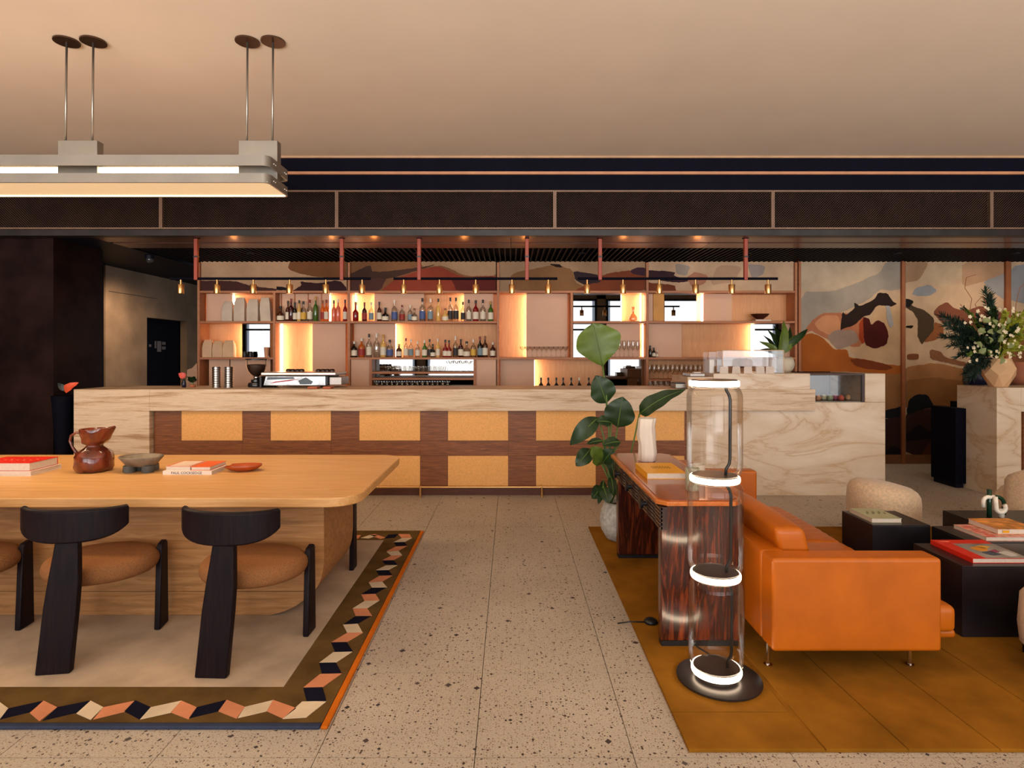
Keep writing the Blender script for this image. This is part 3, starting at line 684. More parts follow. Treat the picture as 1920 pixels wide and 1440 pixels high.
# things on the counter
def lathe_obj(name, label, cat, prof, c, m, seg=28, group=None, sx=1, sy=1):
    o = obj(name, MB().lathe(prof, seg, (0, 0, 0), sx, sy), m, smooth=True, angle=50); o.location = c
    return tag(o, label, cat, group)
cupstack = [(0.036, 0)]
for k in range(9): z = k * 0.026; cupstack += [(0.046, z + 0.002), (0.046, z + 0.018), (0.041, z + 0.022), (0.041, z + 0.026)]
for q, l_ in ((406, 'left stack of ribbed metal cups on the bar'), (429, 'right stack of ribbed metal cups beside the coffee grinder')):
    lathe_obj('cup_stack', l_, 'cups', cupstack, (X(q, 6.7), 6.7, cz_top), plain('cup_metal', (0.34, 0.31, 0.28, 1), 0.25, metal=1.0), 20, 'metal cup stacks')
GY = 6.85
g = thing('coffee_grinder', 'coffee grinder with bean filled glass hopper on bar', 'grinder', (X(481, GY), GY, cz_top))
gx_ = X(481, GY)
obj('body', MB().lathe([(0.09, 0), (0.095, 0.02), (0.085, 0.05), (0.06, 0.06), (0.058, 0.085), (0.04, 0.09)], 24, (gx_, GY, cz_top)), plain('gloss_black', (0.01, 0.01, 0.012, 1), 0.15), g, smooth=True, angle=40)
obj('collar', MB().lathe([(0.03, 0.09), (0.034, 0.11), (0.03, 0.125)], 20, (gx_, GY, cz_top)), CHROME, g, smooth=True)
obj('beans', MB().lathe([(0.028, 0.126), (0.06, 0.15), (0.088, 0.19), (0.1, 0.235), (0.1, 0.258), (0.02, 0.262)], 24, (gx_, GY, cz_top)), plain('coffee_beans', (0.028, 0.011, 0.006, 1), 0.5, bs=0.8, bscale=90), g, smooth=True)
obj('hopper', MB().lathe([(0.032, 0.122), (0.066, 0.145), (0.096, 0.19), (0.11, 0.24), (0.113, 0.31)], 28, (gx_, GY, cz_top), caps=False), GLASS, g, smooth=True)
obj('lid', MB().lathe([(0.116, 0.31), (0.116, 0.322), (0.02, 0.328)], 28, (gx_, GY, cz_top)), RUBBER, g, smooth=True, angle=40)
EY = 6.9
e0, e1 = X(507, EY), X(622, EY)
em = thing('espresso_machine', 'polished steel espresso machine seen from behind on the bar', 'coffee machine', ((e0 + e1) / 2, EY, cz_top))
zt = cz_top
obj('body', MB().prism([(e0, zt + 0.02), (e1, zt + 0.02), (e1, zt + 0.135), (e0 + 0.03, zt + 0.135)], EY - 0.22, EY + 0.2, 'y'), plain('machine_steel', (0.30, 0.29, 0.28, 1), 0.16, metal=1.0, var=0.25, vs=6), em, bevel=0.01)
obj('top_tray', B(e0 - 0.01, e1 + 0.12, EY - 0.25, EY + 0.2, zt + 0.137, zt + 0.175), plain('tray_steel', (0.62, 0.55, 0.5, 1), 0.3, metal=0.8), em, bevel=0.012)
obj('side_cheek', B(e0 - 0.028, e0 - 0.002, EY - 0.24, EY + 0.2, zt + 0.0, zt + 0.13), RUBBER, em, bevel=0.006)
obj('side_cheek', B(e1 + 0.002, e1 + 0.028, EY - 0.24, EY + 0.2, zt + 0.03, zt + 0.13), RUBBER, em, bevel=0.006)
obj('end_box', B(e1 + 0.03, e1 + 0.17, EY - 0.2, EY + 0.1, zt + 0.03, zt + 0.12), plain('end_grey', (0.45, 0.4, 0.36, 1), 0.35, metal=0.6), em, bevel=0.008)
obj('red_stripe', MB().prism([(e0 + 0.08, zt + 0.05), (e0 + 0.3, zt + 0.075), (e0 + 0.42, zt + 0.1), (e0 + 0.3, zt + 0.09), (e0 + 0.14, zt + 0.07)], EY - 0.226, EY - 0.22, 'y'), plain('stripe_red', rgb(170, 24, 22), 0.3), em)  # reflections on the polished back, painted as flat red and dark shapes
obj('dark_window', MB().prism([(e0 + 0.42, zt + 0.04), (e0 + 0.54, zt + 0.04), (e0 + 0.56, zt + 0.07), (e0 + 0.48, zt + 0.115), (e0 + 0.4, zt + 0.08)], EY - 0.227, EY - 0.22, 'y'), plain('window_dark', (0.02, 0.03, 0.04, 1), 0.2), em)
obj('dark_window', MB().prism([(e0 + 0.05, zt + 0.09), (e0 + 0.36, zt + 0.1), (e0 + 0.34, zt + 0.12), (e0 + 0.06, zt + 0.12)], EY - 0.2265, EY - 0.22, 'y'), plain('window_dark', (0.02, 0.03, 0.04, 1), 0.2), em)
for k in range(2): obj('foot', MB().lathe([(0.02, 0), (0.024, 0.022)], 12, (e0 + 0.08 + k * 0.55, EY - 0.1, zt)), RUBBER, em)
for i, q in enumerate((541, 549, 558, 566, 597, 606, 614, 623)):
    lathe_obj('espresso_cup', 'dark espresso cup upside down on coffee machine, %s' % ('first second third fourth fifth sixth seventh eighth'.split()[i] + ' from left'), 'cup',
              [(0.03, 0), (0.03, 0.012), (0.024, 0.026), (0.014, 0.03)], (X(q, EY), EY, zt + 0.176), plain('cup_brown', (0.03, 0.012, 0.008, 1), 0.3), 16, 'cups on the coffee machine')
for i, (q0, q1, l_) in enumerate(((582, 600, 'left small orange brown wooden tray in front of coffee machine'), (610, 625, 'right small orange brown wooden tray in front of coffee machine'))):
    tag(obj('wooden_tray', B(X(q0, 6.6), X(q1, 6.6), 6.5, 6.62, cz_top, cz_top + 0.022), plain('tray_wood', rgb(176, 82, 34), 0.5), bevel=0.004), l_, 'tray', 'small trays on the bar')
# plants left of the shelving, at the bar
def small_plant(x, y, z, name, label, n, hgt, spread, m, pot_r, pot_h, potm, seed):
    rn = random.Random(seed); t = thing(name, label, 'plant', (x, y, z))
    obj('pot', MB().lathe([(pot_r * .75, 0), (pot_r, pot_h * .5), (pot_r * .85, pot_h), (pot_r * .7, pot_h * .95)], 20, (x, y, z)), potm, t, smooth=True)
    for k in range(n):
        a = rn.random() * 2 * PI; h = hgt * (0.5 + 0.5 * rn.random()); sp = spread * (0.5 + .5 * rn.random())
        b0 = Vector((x, y, z + pot_h * .9)); md = b0 + Vector((math.cos(a) * sp * .4, math.sin(a) * sp * .4, h * .5)); tp = b0 + Vector((math.cos(a) * sp, math.sin(a) * sp, h))
        lf = obj('leaf', MB().leaf(md, tp, 0.05 + 0.03 * rn.random(), (-math.cos(a), -math.sin(a) - 0.5, 0.8)), m, t, smooth=True, fix=False)
    obj('stems', MB().tube([(x, y, z + pot_h * .5), (x + .01, y, z + pot_h + hgt * .4)], 0.008, 6), STEMG, t)
    return t
small_plant(X(361, 6.8), 6.8, cz_top, 'potted_plant', 'small dark green plant in pink pot at left of shelving', 16, 0.1, 0.07, LEAFD, 0.035, 0.03, TERRA, 3)
fl = thing('flower_vase', 'slim dark vase with one pink red bloom on the bar', 'vase', (X(345, 6.75), 6.75, cz_top))
fx = X(345, 6.75)
obj('vase_body', MB().lathe([(0.02, 0), (0.026, 0.04), (0.012, 0.075), (0.014, 0.09)], 16, (fx, 6.75, cz_top)), BLUEV, fl, smooth=True)
obj('stem', MB().tube([(fx, 6.75, cz_top + 0.06), (fx, 6.75, cz_top + 0.12)], 0.004, 6), STEMG, fl)
obj('bloom', MB().leaf((fx + 0.02, 6.74, cz_top + 0.115), (fx - 0.05, 6.73, cz_top + 0.16), 0.07, (0.2, -1, 0.3)), plain('bloom_pink', rgb(206, 78, 66), 0.5), fl, smooth=True, fix=False)
tag(obj('paper_sheet', MB().prism([(X(350, 7.1), cz_top), (X(371, 7.1), cz_top), (X(371, 7.1), Z(680, 7.1)), (X(362, 7.1), Z(690, 7.1)), (X(353, 7.1), Z(693, 7.1))], 7.08, 7.1, 'y'), plain('linen', rgb(150, 118, 96), 0.8)), 'beige cloth draped behind the small dark plant', 'cloth')
bpl = thing('flower_stand', 'dark pedestal holding an orange red bloom beside bar left end', 'flower stand', (X(122, 6.5), 6.5, 0))
bxp = X(118, 6.5)
obj('pedestal', MB().lathe([(0.11, 0), (0.09, 0.04), (0.07, 0.5), (0.1, 1.0), (0.11, 1.07)], 20, (bxp, 6.5, 0)), BLACK, bpl, smooth=True)
obj('bloom', MB().leaf((X(121, 6.45), 6.45, Z(734, 6.45)), (X(147, 6.45), 6.45, Z(717, 6.45)), 0.09, (0.4, -1, 0.5)), plain('bloom_orange', rgb(226, 84, 44), 0.5), bpl, smooth=True, fix=False)
obj('leaf', MB().leaf((X(124, 6.46), 6.46, Z(732, 6.46)), (X(108, 6.46), 6.46, Z(718, 6.46)), 0.06, (0, -1, 0.5)), plain('leaf_black', (0.02, 0.03, 0.03, 1), 0.4), bpl, smooth=True, fix=False)

# acrylic case, tray, cards, pot on the marble step
ac = thing('acrylic_case', 'clear acrylic display case with card holders on marble step', 'display case', (X(1400, 6.6), 6.6, ztop))
A0, A1, A2 = X(1346, 6.7), X(1458, 6.7), X(1324, 6.7); zc = ztop; zh = Z(657, 6.7)
obj('front_pane', B(A0, A1, 6.55, 6.556, zc, zh), CASEG, ac); obj('rear_pane', B(A0, A1, 6.735, 6.741, zc, zh), CASEG, ac)
obj('top_pane', B(A0, A1, 6.557, 6.734, zh - 0.006, zh), CASEG, ac); obj('side_pane', B(A1 - 0.006, A1, 6.557, 6.734, zc, zh - 0.007), CASEG, ac); obj('side_pane', B(A0, A0 + 0.006, 6.557, 6.734, zc, zh - 0.007), CASEG, ac)
obj('edge_rail', MB().tube([(A0, 6.553, zh), (A1, 6.553, zh)], 0.005, 6).tube([(A0, 6.553, zc), (A0, 6.553, zh)], 0.005, 6).tube([(A1, 6.553, zc), (A1, 6.553, zh)], 0.005, 6), plain('edge_gold', rgb(214, 176, 140), 0.3), ac)
cc = thing('cake_stand', 'small domed cake inside the acrylic case', 'cake', (X(1398, 6.64), 6.64, zc))
obj('plate', MB().lathe([(0.03, 0), (0.02, 0.01), (0.02, 0.05), (0.08, 0.055), (0.08, 0.06)], 24, (X(1398, 6.64), 6.64, zc)), CHROME, cc, smooth=True, angle=40)
obj('cake', MB().lathe([(0.075, 0.061), (0.075, 0.12), (0.06, 0.15), (0.01, 0.165)], 24, (X(1398, 6.64), 6.64, zc)), plain('sponge', rgb(176, 130, 104), 0.7), cc, smooth=True)
for i, q in enumerate((1357, 1380, 1402, 1425, 1443)):
    tag(obj('price_card', MB().prism([(X(q - 8, 6.5), zc), (X(q + 8, 6.5), zc), (X(q + 7, 6.5), zc + 0.075), (X(q - 7, 6.5), zc + 0.075)], 6.49, 6.495, 'y'), plain('card_white', rgb(214, 198, 184), 0.6)), 'white card in front of the acrylic case, %s from left' % 'first second third fourth fifth'.split()[i], 'card', 'cards before the acrylic case')
A2b = X(1340, 6.65)
sc_ = thing('acrylic_dispenser', 'small acrylic box of white napkins left of larger case', 'dispenser', ((A2 + A2b) / 2, 6.65, mz(707)))
obj('shell', B(A2, A2b, 6.6, 6.8, mz(700), Z(660, 6.65)), CASEG, sc_); obj('napkins', B(A2 + 0.012, A2b - 0.012, 6.62, 6.78, mz(706), Z(674, 6.65)), PAPER, sc_, bevel=0.006)
obj('foot', B(A2 + 0.01, A2b - 0.01, 6.61, 6.79, mz(707), mz(706.2)), STEEL, sc_)
bt = thing('glass_tray', 'shallow glass tray with folded paper on the counter ledge', 'tray', (X(1312, 6.6), 6.6, mz(707)))
obj('tray_body', B(X(1291, 6.55), X(1320, 6.55), 6.5, 6.78, mz(707), mz(700)), plain('tray_glass', rgb(150, 140, 132), 0.2, metal=0.3), bt, bevel=0.01); obj('folded_paper', B(X(1300, 6.55), X(1313, 6.55), 6.53, 6.6, mz(700), mz(698)), PAPER, bt)
nb = thing('metal_caddy', 'small metal caddy on bar top beside the ledge', 'caddy', (X(1277, 6.6), 6.6, cz_top))
obj('bin', B(X(1264, 6.6), X(1289, 6.6), 6.55, 6.75, cz_top, cz_top + 0.055), STEEL, nb, bevel=0.008); obj('rim', B(X(1264, 6.6) - 0.005, X(1289, 6.6) + 0.003, 6.545, 6.755, cz_top + 0.056, cz_top + 0.064), RUBBER, nb)
rp = thing('round_pot_plant', 'broad leaved green plant in round cream pot on marble step', 'plant', (X(1470, 6.85), 6.92, ztop))
rx = X(1470, 6.92)
obj('pot', MB().lathe([(0.07, 0), (0.1, 0.04), (0.115, 0.09), (0.105, 0.14), (0.085, 0.18), (0.075, 0.17)], 28, (rx, 6.92, ztop)), plain('cream_pot', rgb(206, 192, 168), 0.6), rp, smooth=True)
for (ax, ay, bx_, by_, w, dy) in ((1463, 664, 1470, 601, .11, 0), (1470, 655, 1516, 616, .08, .05), (1466, 662, 1492, 628, .09, -.05), (1460, 662, 1424, 640, .07, -.1), (1462, 660, 1440, 618, .08, .1), (1464, 664, 1452, 610, .09, .14), (1458, 664, 1426, 655, .06, .02), (1462, 664, 1446, 644, .06, -.1), (1468, 664, 1482, 612, .07, .12), (1456, 668, 1432, 628, .06, .15)):
    Yl = 6.93 + max(dy, -0.02)
    obj('leaf', MB().leaf((X(ax, 6.85), 6.85, Z(ay, 6.85)), (X(bx_, Yl), Yl, Z(by_, Yl)), w, (0.1, -1, 0.35), 0.3), LEAFD if dy > 0 else LEAFG, rp, smooth=True, fix=False)
    obj('stem', MB().tube([(rx, 6.92, ztop + 0.15), (X(ax, 6.85), 6.85, Z(ay, 6.85))], 0.005, 6), STEMG, rp)

# ------------------------------------------------------------------ bottles and glasses
gm = {}
def bglass(c, dark=False):
    k = (c, dark)
    if k not in gm:
        m = plain('bottle_%d_%d_%d' % c, rgb(*c), 0.12, coat=0.4, var=0.05, spec=0.6); gm[k] = m
    return gm[k]
CLR = thin_glass('clear_bottle', (0.86, 0.86, 0.84, 1), 0.9, 0.16, 0.05)
def capm(c): return plain('cap_%d_%d_%d' % c, rgb(*c), 0.4)
def labm(c): return plain('label_%d_%d_%d' % c, rgb(*c), 0.6, var=0.04)
cn = {'g': 'green glass', 'b': 'brown glass', 'c': 'clear glass', 'k': 'near black glass', 'r': 'red liquid', 'a': 'amber liquid', 'p': 'pink liquid', 'y': 'yellow liquid', 'o': 'orange liquid', 'v': 'dark wine coloured'}
cc_ = {'g': (58, 96, 30), 'b': (70, 34, 18), 'c': None, 'k': (18, 16, 14), 'r': (128, 16, 20), 'a': (176, 84, 26), 'p': (222, 110, 82), 'y': (214, 168, 92), 'o': (216, 96, 30), 'v': (60, 18, 18)}
lc = {'w': (224, 212, 190), 'd': (40, 34, 34), 'B': (70, 88, 140), 'n': None, 'y': (214, 168, 60), 'r': (150, 40, 30), 'u': (120, 140, 150)}
ln = {'w': 'white label', 'd': 'black label', 'B': 'blue label', 'n': 'no label', 'y': 'yellow label', 'r': 'red label', 'u': 'grey label'}
kc = {'k': (24, 20, 20), 'w': (220, 210, 196), 'g': (190, 140, 60), 'r': (130, 30, 24), 'n': (130, 80, 44)}
ORD = 'first second third fourth fifth sixth seventh eighth ninth tenth eleventh twelfth thirteenth fourteenth fifteenth sixteenth seventeenth eighteenth nineteenth twentieth'.split()
def bottle(px, ytop, w, col, lab, cap, z, Yb, label, group, style=0):
    r = w / 2 * Yb / F; h = Z(ytop, Yb) - z; x = X(px, Yb)
    t = thing('bottle', label, 'bottle', (x, Yb, z), 0, group)
    nr = max(0.011, r * 0.33); sh = h * (0.55 if style == 0 else 0.45)
    prof = [(r * .85, 0), (r, 0.008), (r, sh), (r * .85, sh + h * .06), (nr, sh + h * .16), (nr, h * .86)]
    c = cc_[col]
    if c is None:
        obj('glass', MB().lathe(prof, 16), CLR, t, smooth=True, local=True, angle=60)
    else:
        obj('glass', MB().lathe(prof, 16), bglass(c), t, smooth=True, local=True, angle=60)
    if lab != 'n':
        obj('paper_label', MB().lathe([(r + .0012, sh * .18), (r + .0012, sh * .8)], 16, caps=False), labm(lc[lab]), t, smooth=True, local=True)
    obj('cap', MB().lathe([(nr * 1.15, h * .845), (nr * 1.15, h), (nr * .8, h + .001)], 12), capm(kc[cap]), t, smooth=True, local=True, angle=50)
    return t
def row(spec, shelfname, z, group):
    for i, (px, yt, w, col, lab, cap, *sty) in enumerate(spec):
        nm = '%s bottle, %s, %s on %s' % (cn[col], ln[lab], (ORD[i] + ' from left' if i < 20 else ['rightmost', 'second from right', 'third from right', 'fourth from right'][len(spec) - 1 - i]), shelfname)
        bottle(px, yt, w, col, lab, cap, z, 8.372 + (0.02 if i % 3 == 1 else 0), nm, group, sty[0] if sty else 0)
zs1 = zA + 0.0151; zs2 = zB + 0.0151
row([(526, 574, 13, 'b', 'w', 'k', 1), (540, 564, 9, 'b', 'w', 'k'), (546, 560, 10, 'v', 'n', 'r'), (553, 567, 8, 'k', 'w', 'k'), (561, 563, 8, 'y', 'w', 'k'), (569, 565, 10, 'c', 'y', 'k'), (581, 562, 10, 'c', 'w', 'r'), (592, 556, 9, 'g', 'n', 'g'), (605, 563, 8, 'o', 'r', 'n'), (612, 562, 9, 'o', 'w', 'r'), (626, 563, 8, 'p', 'n', 'k'), (634, 561, 9, 'p', 'n', 'w'), (647, 562, 8, 'r', 'w', 'k')],
    'upper shelf of left bay', zs1, 'bottles on the upper left shelf')
row([(667, 566, 11, 'r', 'n', 'n', 1), (683.5, 567, 10, 'v', 'r', 'r'), (696, 567, 9, 'c', 'u', 'w'), (711, 566, 9, 'b', 'w', 'k'), (722.5, 577, 13, 'k', 'w', 'k', 1), (739.5, 563, 11, 'c', 'B', 'w'), (754, 572, 10, 'c', 'r', 'r'), (769, 572, 9, 'c', 'u', 'w'), (777, 578, 11, 'c', 'w', 'n', 1), (792, 559, 11, 'c', 'B', 'k'), (807, 560, 10, 'c', 'u', 'w'), (822, 560, 9, 'y', 'n', 'k'), (835, 578, 12, 'y', 'w', 'n', 1), (844.5, 558, 10, 'c', 'd', 'k'), (855, 558, 10, 'c', 'd', 'k'), (868, 566, 8, 'c', 'd', 'k'), (879, 562, 9, 'c', 'w', 'k'), (892, 563, 11, 'r', 'w', 'k'), (905.5, 562, 10, 'c', 'w', 'k'), (920, 565, 10, 'g', 'w', 'g')],
    'upper shelf of middle bay', zs1, 'bottles on the upper middle shelf')
row([(664, 640, 11, 'k', 'w', 'w'), (678, 634, 12, 'a', 'r', 'w'), (692, 626, 10, 'c', 'w', 'k'), (706, 625, 11, 'c', 'n', 'w'), (718.5, 627, 11, 'y', 'w', 'g'), (731, 637, 12, 'c', 'B', 'k'), (748, 645, 11, 'b', 'w', 'g'), (761, 634, 9, 'c', 'w', 'r'), (770.5, 636, 9, 'c', 'u', 'w'), (783, 640, 9, 'c', 'w', 'w'), (796, 638, 10, 'g', 'w', 'w'), (805.5, 636, 8, 'c', 'd', 'k'), (811.5, 645, 10, 'k', 'w', 'k', 1), (821, 635, 8, 'y', 'w', 'w'), (835, 637, 10, 'r', 'w', 'k', 1), (842, 638, 9, 'r', 'w', 'k', 1), (854, 630, 9, 'c', 'd', 'w'), (864, 636, 10, 'v', 'w', 'k'), (875, 640, 13, 'c', 'w', 'k', 1), (887.5, 636, 10, 'c', 'y', 'w'), (900, 631, 10, 'k', 'u', 'r'), (909.5, 630, 10, 'b', 'w', 'n'), (924, 642, 10, 'v', 'w', 'w')],
    'lower shelf of middle bay', zs2, 'bottles on the lower middle shelf')
row([(1219, 648, 6, 'k', 'n', 'k'), (1226, 652, 7, 'k', 'w', 'k'), (1232, 657, 5, 'c', 'w', 'w')], 'lower shelf of right bay', zs2, 'small bottles in the right bay')
# wine bottle tops standing below counter level
for i, q in enumerate((1014.5, 1028, 1043, 1056, 1071, 1086, 1104)):
    bottle(q, 708, 9, 'k', 'n' if i % 2 else 'w', 'w' if i == 5 else 'k', 0.961, 8.12, 'dark wine bottle behind the bar in glowing niche, %s from left' % ORD[i], 'wine bottles behind the bar')
def glassware(kind):
    if kind == 'wine': return [(0.032, 0), (0.032, 0.003), (0.004, 0.008), (0.004, 0.08), (0.024, 0.10), (0.034, 0.135), (0.030, 0.175), (0.026, 0.2)]
    if kind == 'flute': return [(0.03, 0), (0.03, 0.003), (0.004, 0.008), (0.004, 0.09), (0.02, 0.12), (0.026, 0.17), (0.02, 0.235)]
    if kind == 'coupe': return [(0.032, 0), (0.032, 0.003), (0.004, 0.008), (0.004, 0.09), (0.03, 0.115), (0.046, 0.15)]
    return [(0.028, 0), (0.03, 0.004), (0.034, 0.074)]
gmesh = {}
def glasses(kind, pxs, Yg, z, label, group, name):
    for gi, q in enumerate(pxs):
        if kind not in gmesh:
            gmesh[kind] = obj(name, MB().lathe(glassware(kind), 14, caps=False), STEMW, smooth=True); o = gmesh[kind]
        else:
            o = bpy.data.objects.new(name, gmesh[kind].data); COL.objects.link(o)
        o.location = (X(q, Yg), Yg, z); tag(o, label + ', %s from left' % ORD[gi], 'glass', group)
glasses('coupe', [980 + 8.9 * k for k in range(10)], 8.38, zs2, 'clear coupe glass in tall niche', 'coupe glasses in the tall niche', 'coupe_glass')
glasses('flute', [1145 + 8.4 * k for k in range(8)], 8.36, zs2, 'clear champagne flute in niche behind the big leaf', 'champagne flutes', 'champagne_flute')
glasses('wine', [1218 + 8.6 * k for k in range(12)], 8.38, Z(713, SY) + 0.0151, 'clear wine glass in upper row of the right bay', 'wine glasses in the right bay', 'wine_glass')
glasses('wine', [1220 + 10 * k for k in range(5)], 8.1, 0.961, 'low wine glass just above the bar, right bay', 'wine glasses below the right bay', 'wine_glass')
glasses('tumbler', [727 + 9.5 * k for k in range(12)], 8.38, zR1 + 0.0151, 'clear tumbler on the upper rack of the glass cupboard', 'tumblers on the upper rack', 'tumbler')
glasses('tumbler', [706 + 9.5 * k for k in range(15)], 8.38, zR3 + 0.0151, 'clear tumbler on the lower rack of the glass cupboard', 'tumblers on the lower rack', 'tumbler')
glasses('coupe', [842 + 12 * k for k in range(4)], 8.4, zR1 + 0.0151, 'clear coupe at the right of the upper rack', 'coupes on the upper rack', 'coupe_glass')
lathe_obj('carafe', 'clear curved glass carafe in the orange niche by mirror', 'carafe', [(0.05, 0), (0.066, 0.03), (0.05, 0.07), (0.018, 0.11), (0.016, 0.15), (0.028, 0.2)], (X(1187, 8.38), 8.38, zs1), thin_glass('carafe_glass', (0.72, 0.6, 0.5, 1), 0.9, 0.12), 24)
lathe_obj('wooden_bowl', 'dark wooden bowl on a book in upper right niche', 'bowl', [(0.045, 0), (0.05, 0.01), (0.1, 0.045), (0.125, 0.075), (0.115, 0.075), (0.09, 0.045), (0.01, 0.015)], (X(1425, 8.38), 8.38, zs1 + 0.0265), plain('bowl_wood', rgb(66, 28, 18), 0.4))
bk = thing('book', 'flat pink and white book under dark bowl', 'book', (X(1428, 8.38), 8.38, zs1))
obj('pages', B(X(1414, 8.38), X(1443, 8.38), 8.33, 8.45, zs1 + 0.003, zs1 + 0.022), PAGES, bk); obj('cover', B(X(1413, 8.38), X(1444, 8.38), 8.325, 8.452, zs1 + 0.0225, zs1 + 0.026).box(X(1413, 8.38), X(1444, 8.38), 8.325, 8.452, zs1, zs1 + 0.0025), plain('cover_pink', rgb(196, 128, 104), 0.6), bk)
# paper bags
def bag(px0, px1, yt, z, label, c, lean=0.0, Yb=8.40):
    x0, x1 = X(px0, Yb), X(px1, Yb); h = Z(yt, Yb) - z; cx = (x0 + x1) / 2; w = (x1 - x0) / 2; m = MB(); vs = []
    for k, (q, ww, d) in enumerate(((0, 1, .05), (.5, 1.02, .05), (.8, .95, .035), (.92, .8, .02), (1, .78, .008))):
        for a, b in ((-1, -1), (1, -1), (1, 1), (-1, 1)): vs.append((cx + a * w * ww + lean * q, Yb + b * d, z + h * q))
    fs = [(0, 3, 2, 1), (16, 17, 18, 19)]
    for k in range(4):
        for i in range(4): fs.append((k * 4 + i, k * 4 + (i + 1) % 4, k * 4 + 4 + (i + 1) % 4, k * 4 + 4 + i))
    m.add(vs, fs); return tag(obj('paper_bag', m, plain('bag_%d' % c[0], rgb(*c), 0.75, bs=0.4, bscale=25), bevel=0.004), label, 'bag', 'paper coffee bags')
WB = (196, 178, 160)
bag(419, 438, 565, zs1, 'grey white paper coffee bag, leftmost on the upper shelf', WB)
bag(441, 461, 558, zs1, 'grey white paper coffee bag, second on the upper shelf', WB)
bag(465, 486, 561, zs1, 'grey white paper coffee bag, third on the upper shelf', WB)
bag(491, 510, 558, zs1, 'tilted white paper coffee bag, rightmost on the upper shelf', WB, -0.02)
BB = (206, 170, 134)
bag(382, 400, 637, zs2, 'tan folded paper bag, left of three on lower shelf', BB)
bag(401, 419.5, 639, zs2, 'tan folded paper bag, middle of three on lower shelf', BB)
bag(420, 440, 638, zs2, 'tan folded paper bag, right of three on lower shelf', BB)
for i, (q, l_, m) in enumerate(((459, 'small dark jug left on shelf before the mirror', RUBBER), (470, 'small dark jug right on shelf before the mirror', RUBBER))):
    lathe_obj('milk_jug', l_, 'jug', [(0.03, 0), (0.035, 0.03), (0.03, 0.06), (0.026, 0.08)], (X(q, 8.38), 8.38, zs2), m, 18)
lathe_obj('paper_cup', 'tan paper cup stack on shelf before the mirror', 'cup', [(0.026, 0), (0.034, 0.1), (0.036, 0.14)], (X(500, 8.38), 8.38, zs2), plain('cup_tan', rgb(198, 140, 104), 0.7), 18)

# ------------------------------------------------------------------ hanging spot rails
TY = 6.55
bars = ((320, 695, (368, 641), (339, 407, 475, 543, 611, 679)), (738, 1045, (786, 988), (757, 824, 892, 960, 1028)), (1083, 1458, (1125, 1398), (1101, 1168, 1236, 1304, 1372, 1440)))
zb = Z(522.5, TY)
for i, (q0, q1, rods, spots) in enumerate(bars):
    t = thing('track_light', '%s black spot rail with brass spots hanging over the bar' % ('left', 'middle', 'right')[i], 'track light', (X((q0 + q1) / 2, TY), TY, zb), 0, 'spot rails over the bar')
    obj('rail', MB().tube([(X(q0, TY), TY, zb), (X(q1, TY), TY, zb)], 0.0145, 12), BLACK, t, smooth=True, angle=40)
    for q in rods:
        xx = X(q, TY); rod = obj('hanger', B(xx - 0.02, xx + 0.02, TY - 0.02, TY + 0.02, zb - 0.016, BARZ - 0.02), COPPER, t, bevel=0.006)
        obj('buckle', B(xx - 0.022, xx + 0.022, TY - 0.023, TY + 0.023, Z(483, TY), Z(480, TY)), RUBBER, rod); obj('mount', B(xx - 0.028, xx + 0.028, TY - 0.028, TY + 0.028, BARZ - 0.02, BARZ), DARK, rod)
    for q in spots:
        xx = X(q, TY); sp = obj('spot', MB().lathe([(0.033, Z(550.5, TY) - zb), (0.034, Z(550, TY) - zb), (0.034, Z(534, TY) - zb), (0.032, Z(533.4, TY) - zb)], 20, (xx, TY, zb)).lathe([(0.011, Z(533, TY) - zb), (0.010, -0.012)], 12, (xx, TY, zb)), BRASS, t, smooth=True, angle=45)
for q in (435, 620, 700, 870, 985, 1170, 1310):      # added points without a fixture, imitating orange reflections on the ceiling boards
    l = bpy.data.lights.new('ceiling_glow', 'POINT'); l.energy = 1.1; l.color = (1, 0.30, 0.06); l.shadow_soft_size = 0.03
    o = bpy.data.objects.new('ceiling_glow', l); o.location = (X(q, 6.85), 6.895, BARZ - 0.13); COL.objects.link(o)

# ------------------------------------------------------------------ pendant
pd = thing('linear_pendant', 'long brushed steel pendant with glowing tubes over the oak table', 'pendant light', (-3.2, 4.03, 2.62))
px_end = -1.555
def ring_rail(z0, z1, x0=-5.4, x1=px_end, y0=3.85, y1=4.22, r=0.05, th=0.012):
    def rr(x0, x1, y0, y1, r):
        p = []
        for cx, cy, a0 in ((x1 - r, y1 - r, 0), (x0 + r, y1 - r, 90), (x0 + r, y0 + r, 180), (x1 - r, y0 + r, 270)):
            for k in range(7): a = math.radians(a0 + 15 * k); p.append((cx + r * math.cos(a), cy + r * math.sin(a)))
        return p
    o = rr(x0, x1, y0, y1, r); i = rr(x0 + th, x1 - th, y0 + th, y1 - th, r - th); n = len(o)
    vs = [(a, b, z0) for a, b in o] + [(a, b, z1) for a, b in o] + [(a, b, z0) for a, b in i] + [(a, b, z1) for a, b in i]; fs = []
    for k in range(n):
        j = (k + 1) % n; fs += [(k, j, n + j, n + k), (2 * n + j, 2 * n + k, 3 * n + k, 3 * n + j), (n + k, n + j, 3 * n + j, 3 * n + k), (j, k, 2 * n + k, 2 * n + j)]
    return MB().add(vs, fs)
RAILM = plain('rail_steel', (0.235, 0.205, 0.17, 1), 0.42, metal=0.55, var=0.05, vs=3)
obj('lower_rail', ring_rail(2.622, 2.682), RAILM, pd, smooth=True, angle=40)
obj('upper_rail', ring_rail(2.731, 2.80), RAILM, pd, smooth=True, angle=40)
obj('diffuser', B(-5.38, px_end - 0.014, 3.864, 4.206, 2.628, 2.634), DIFF, pd)
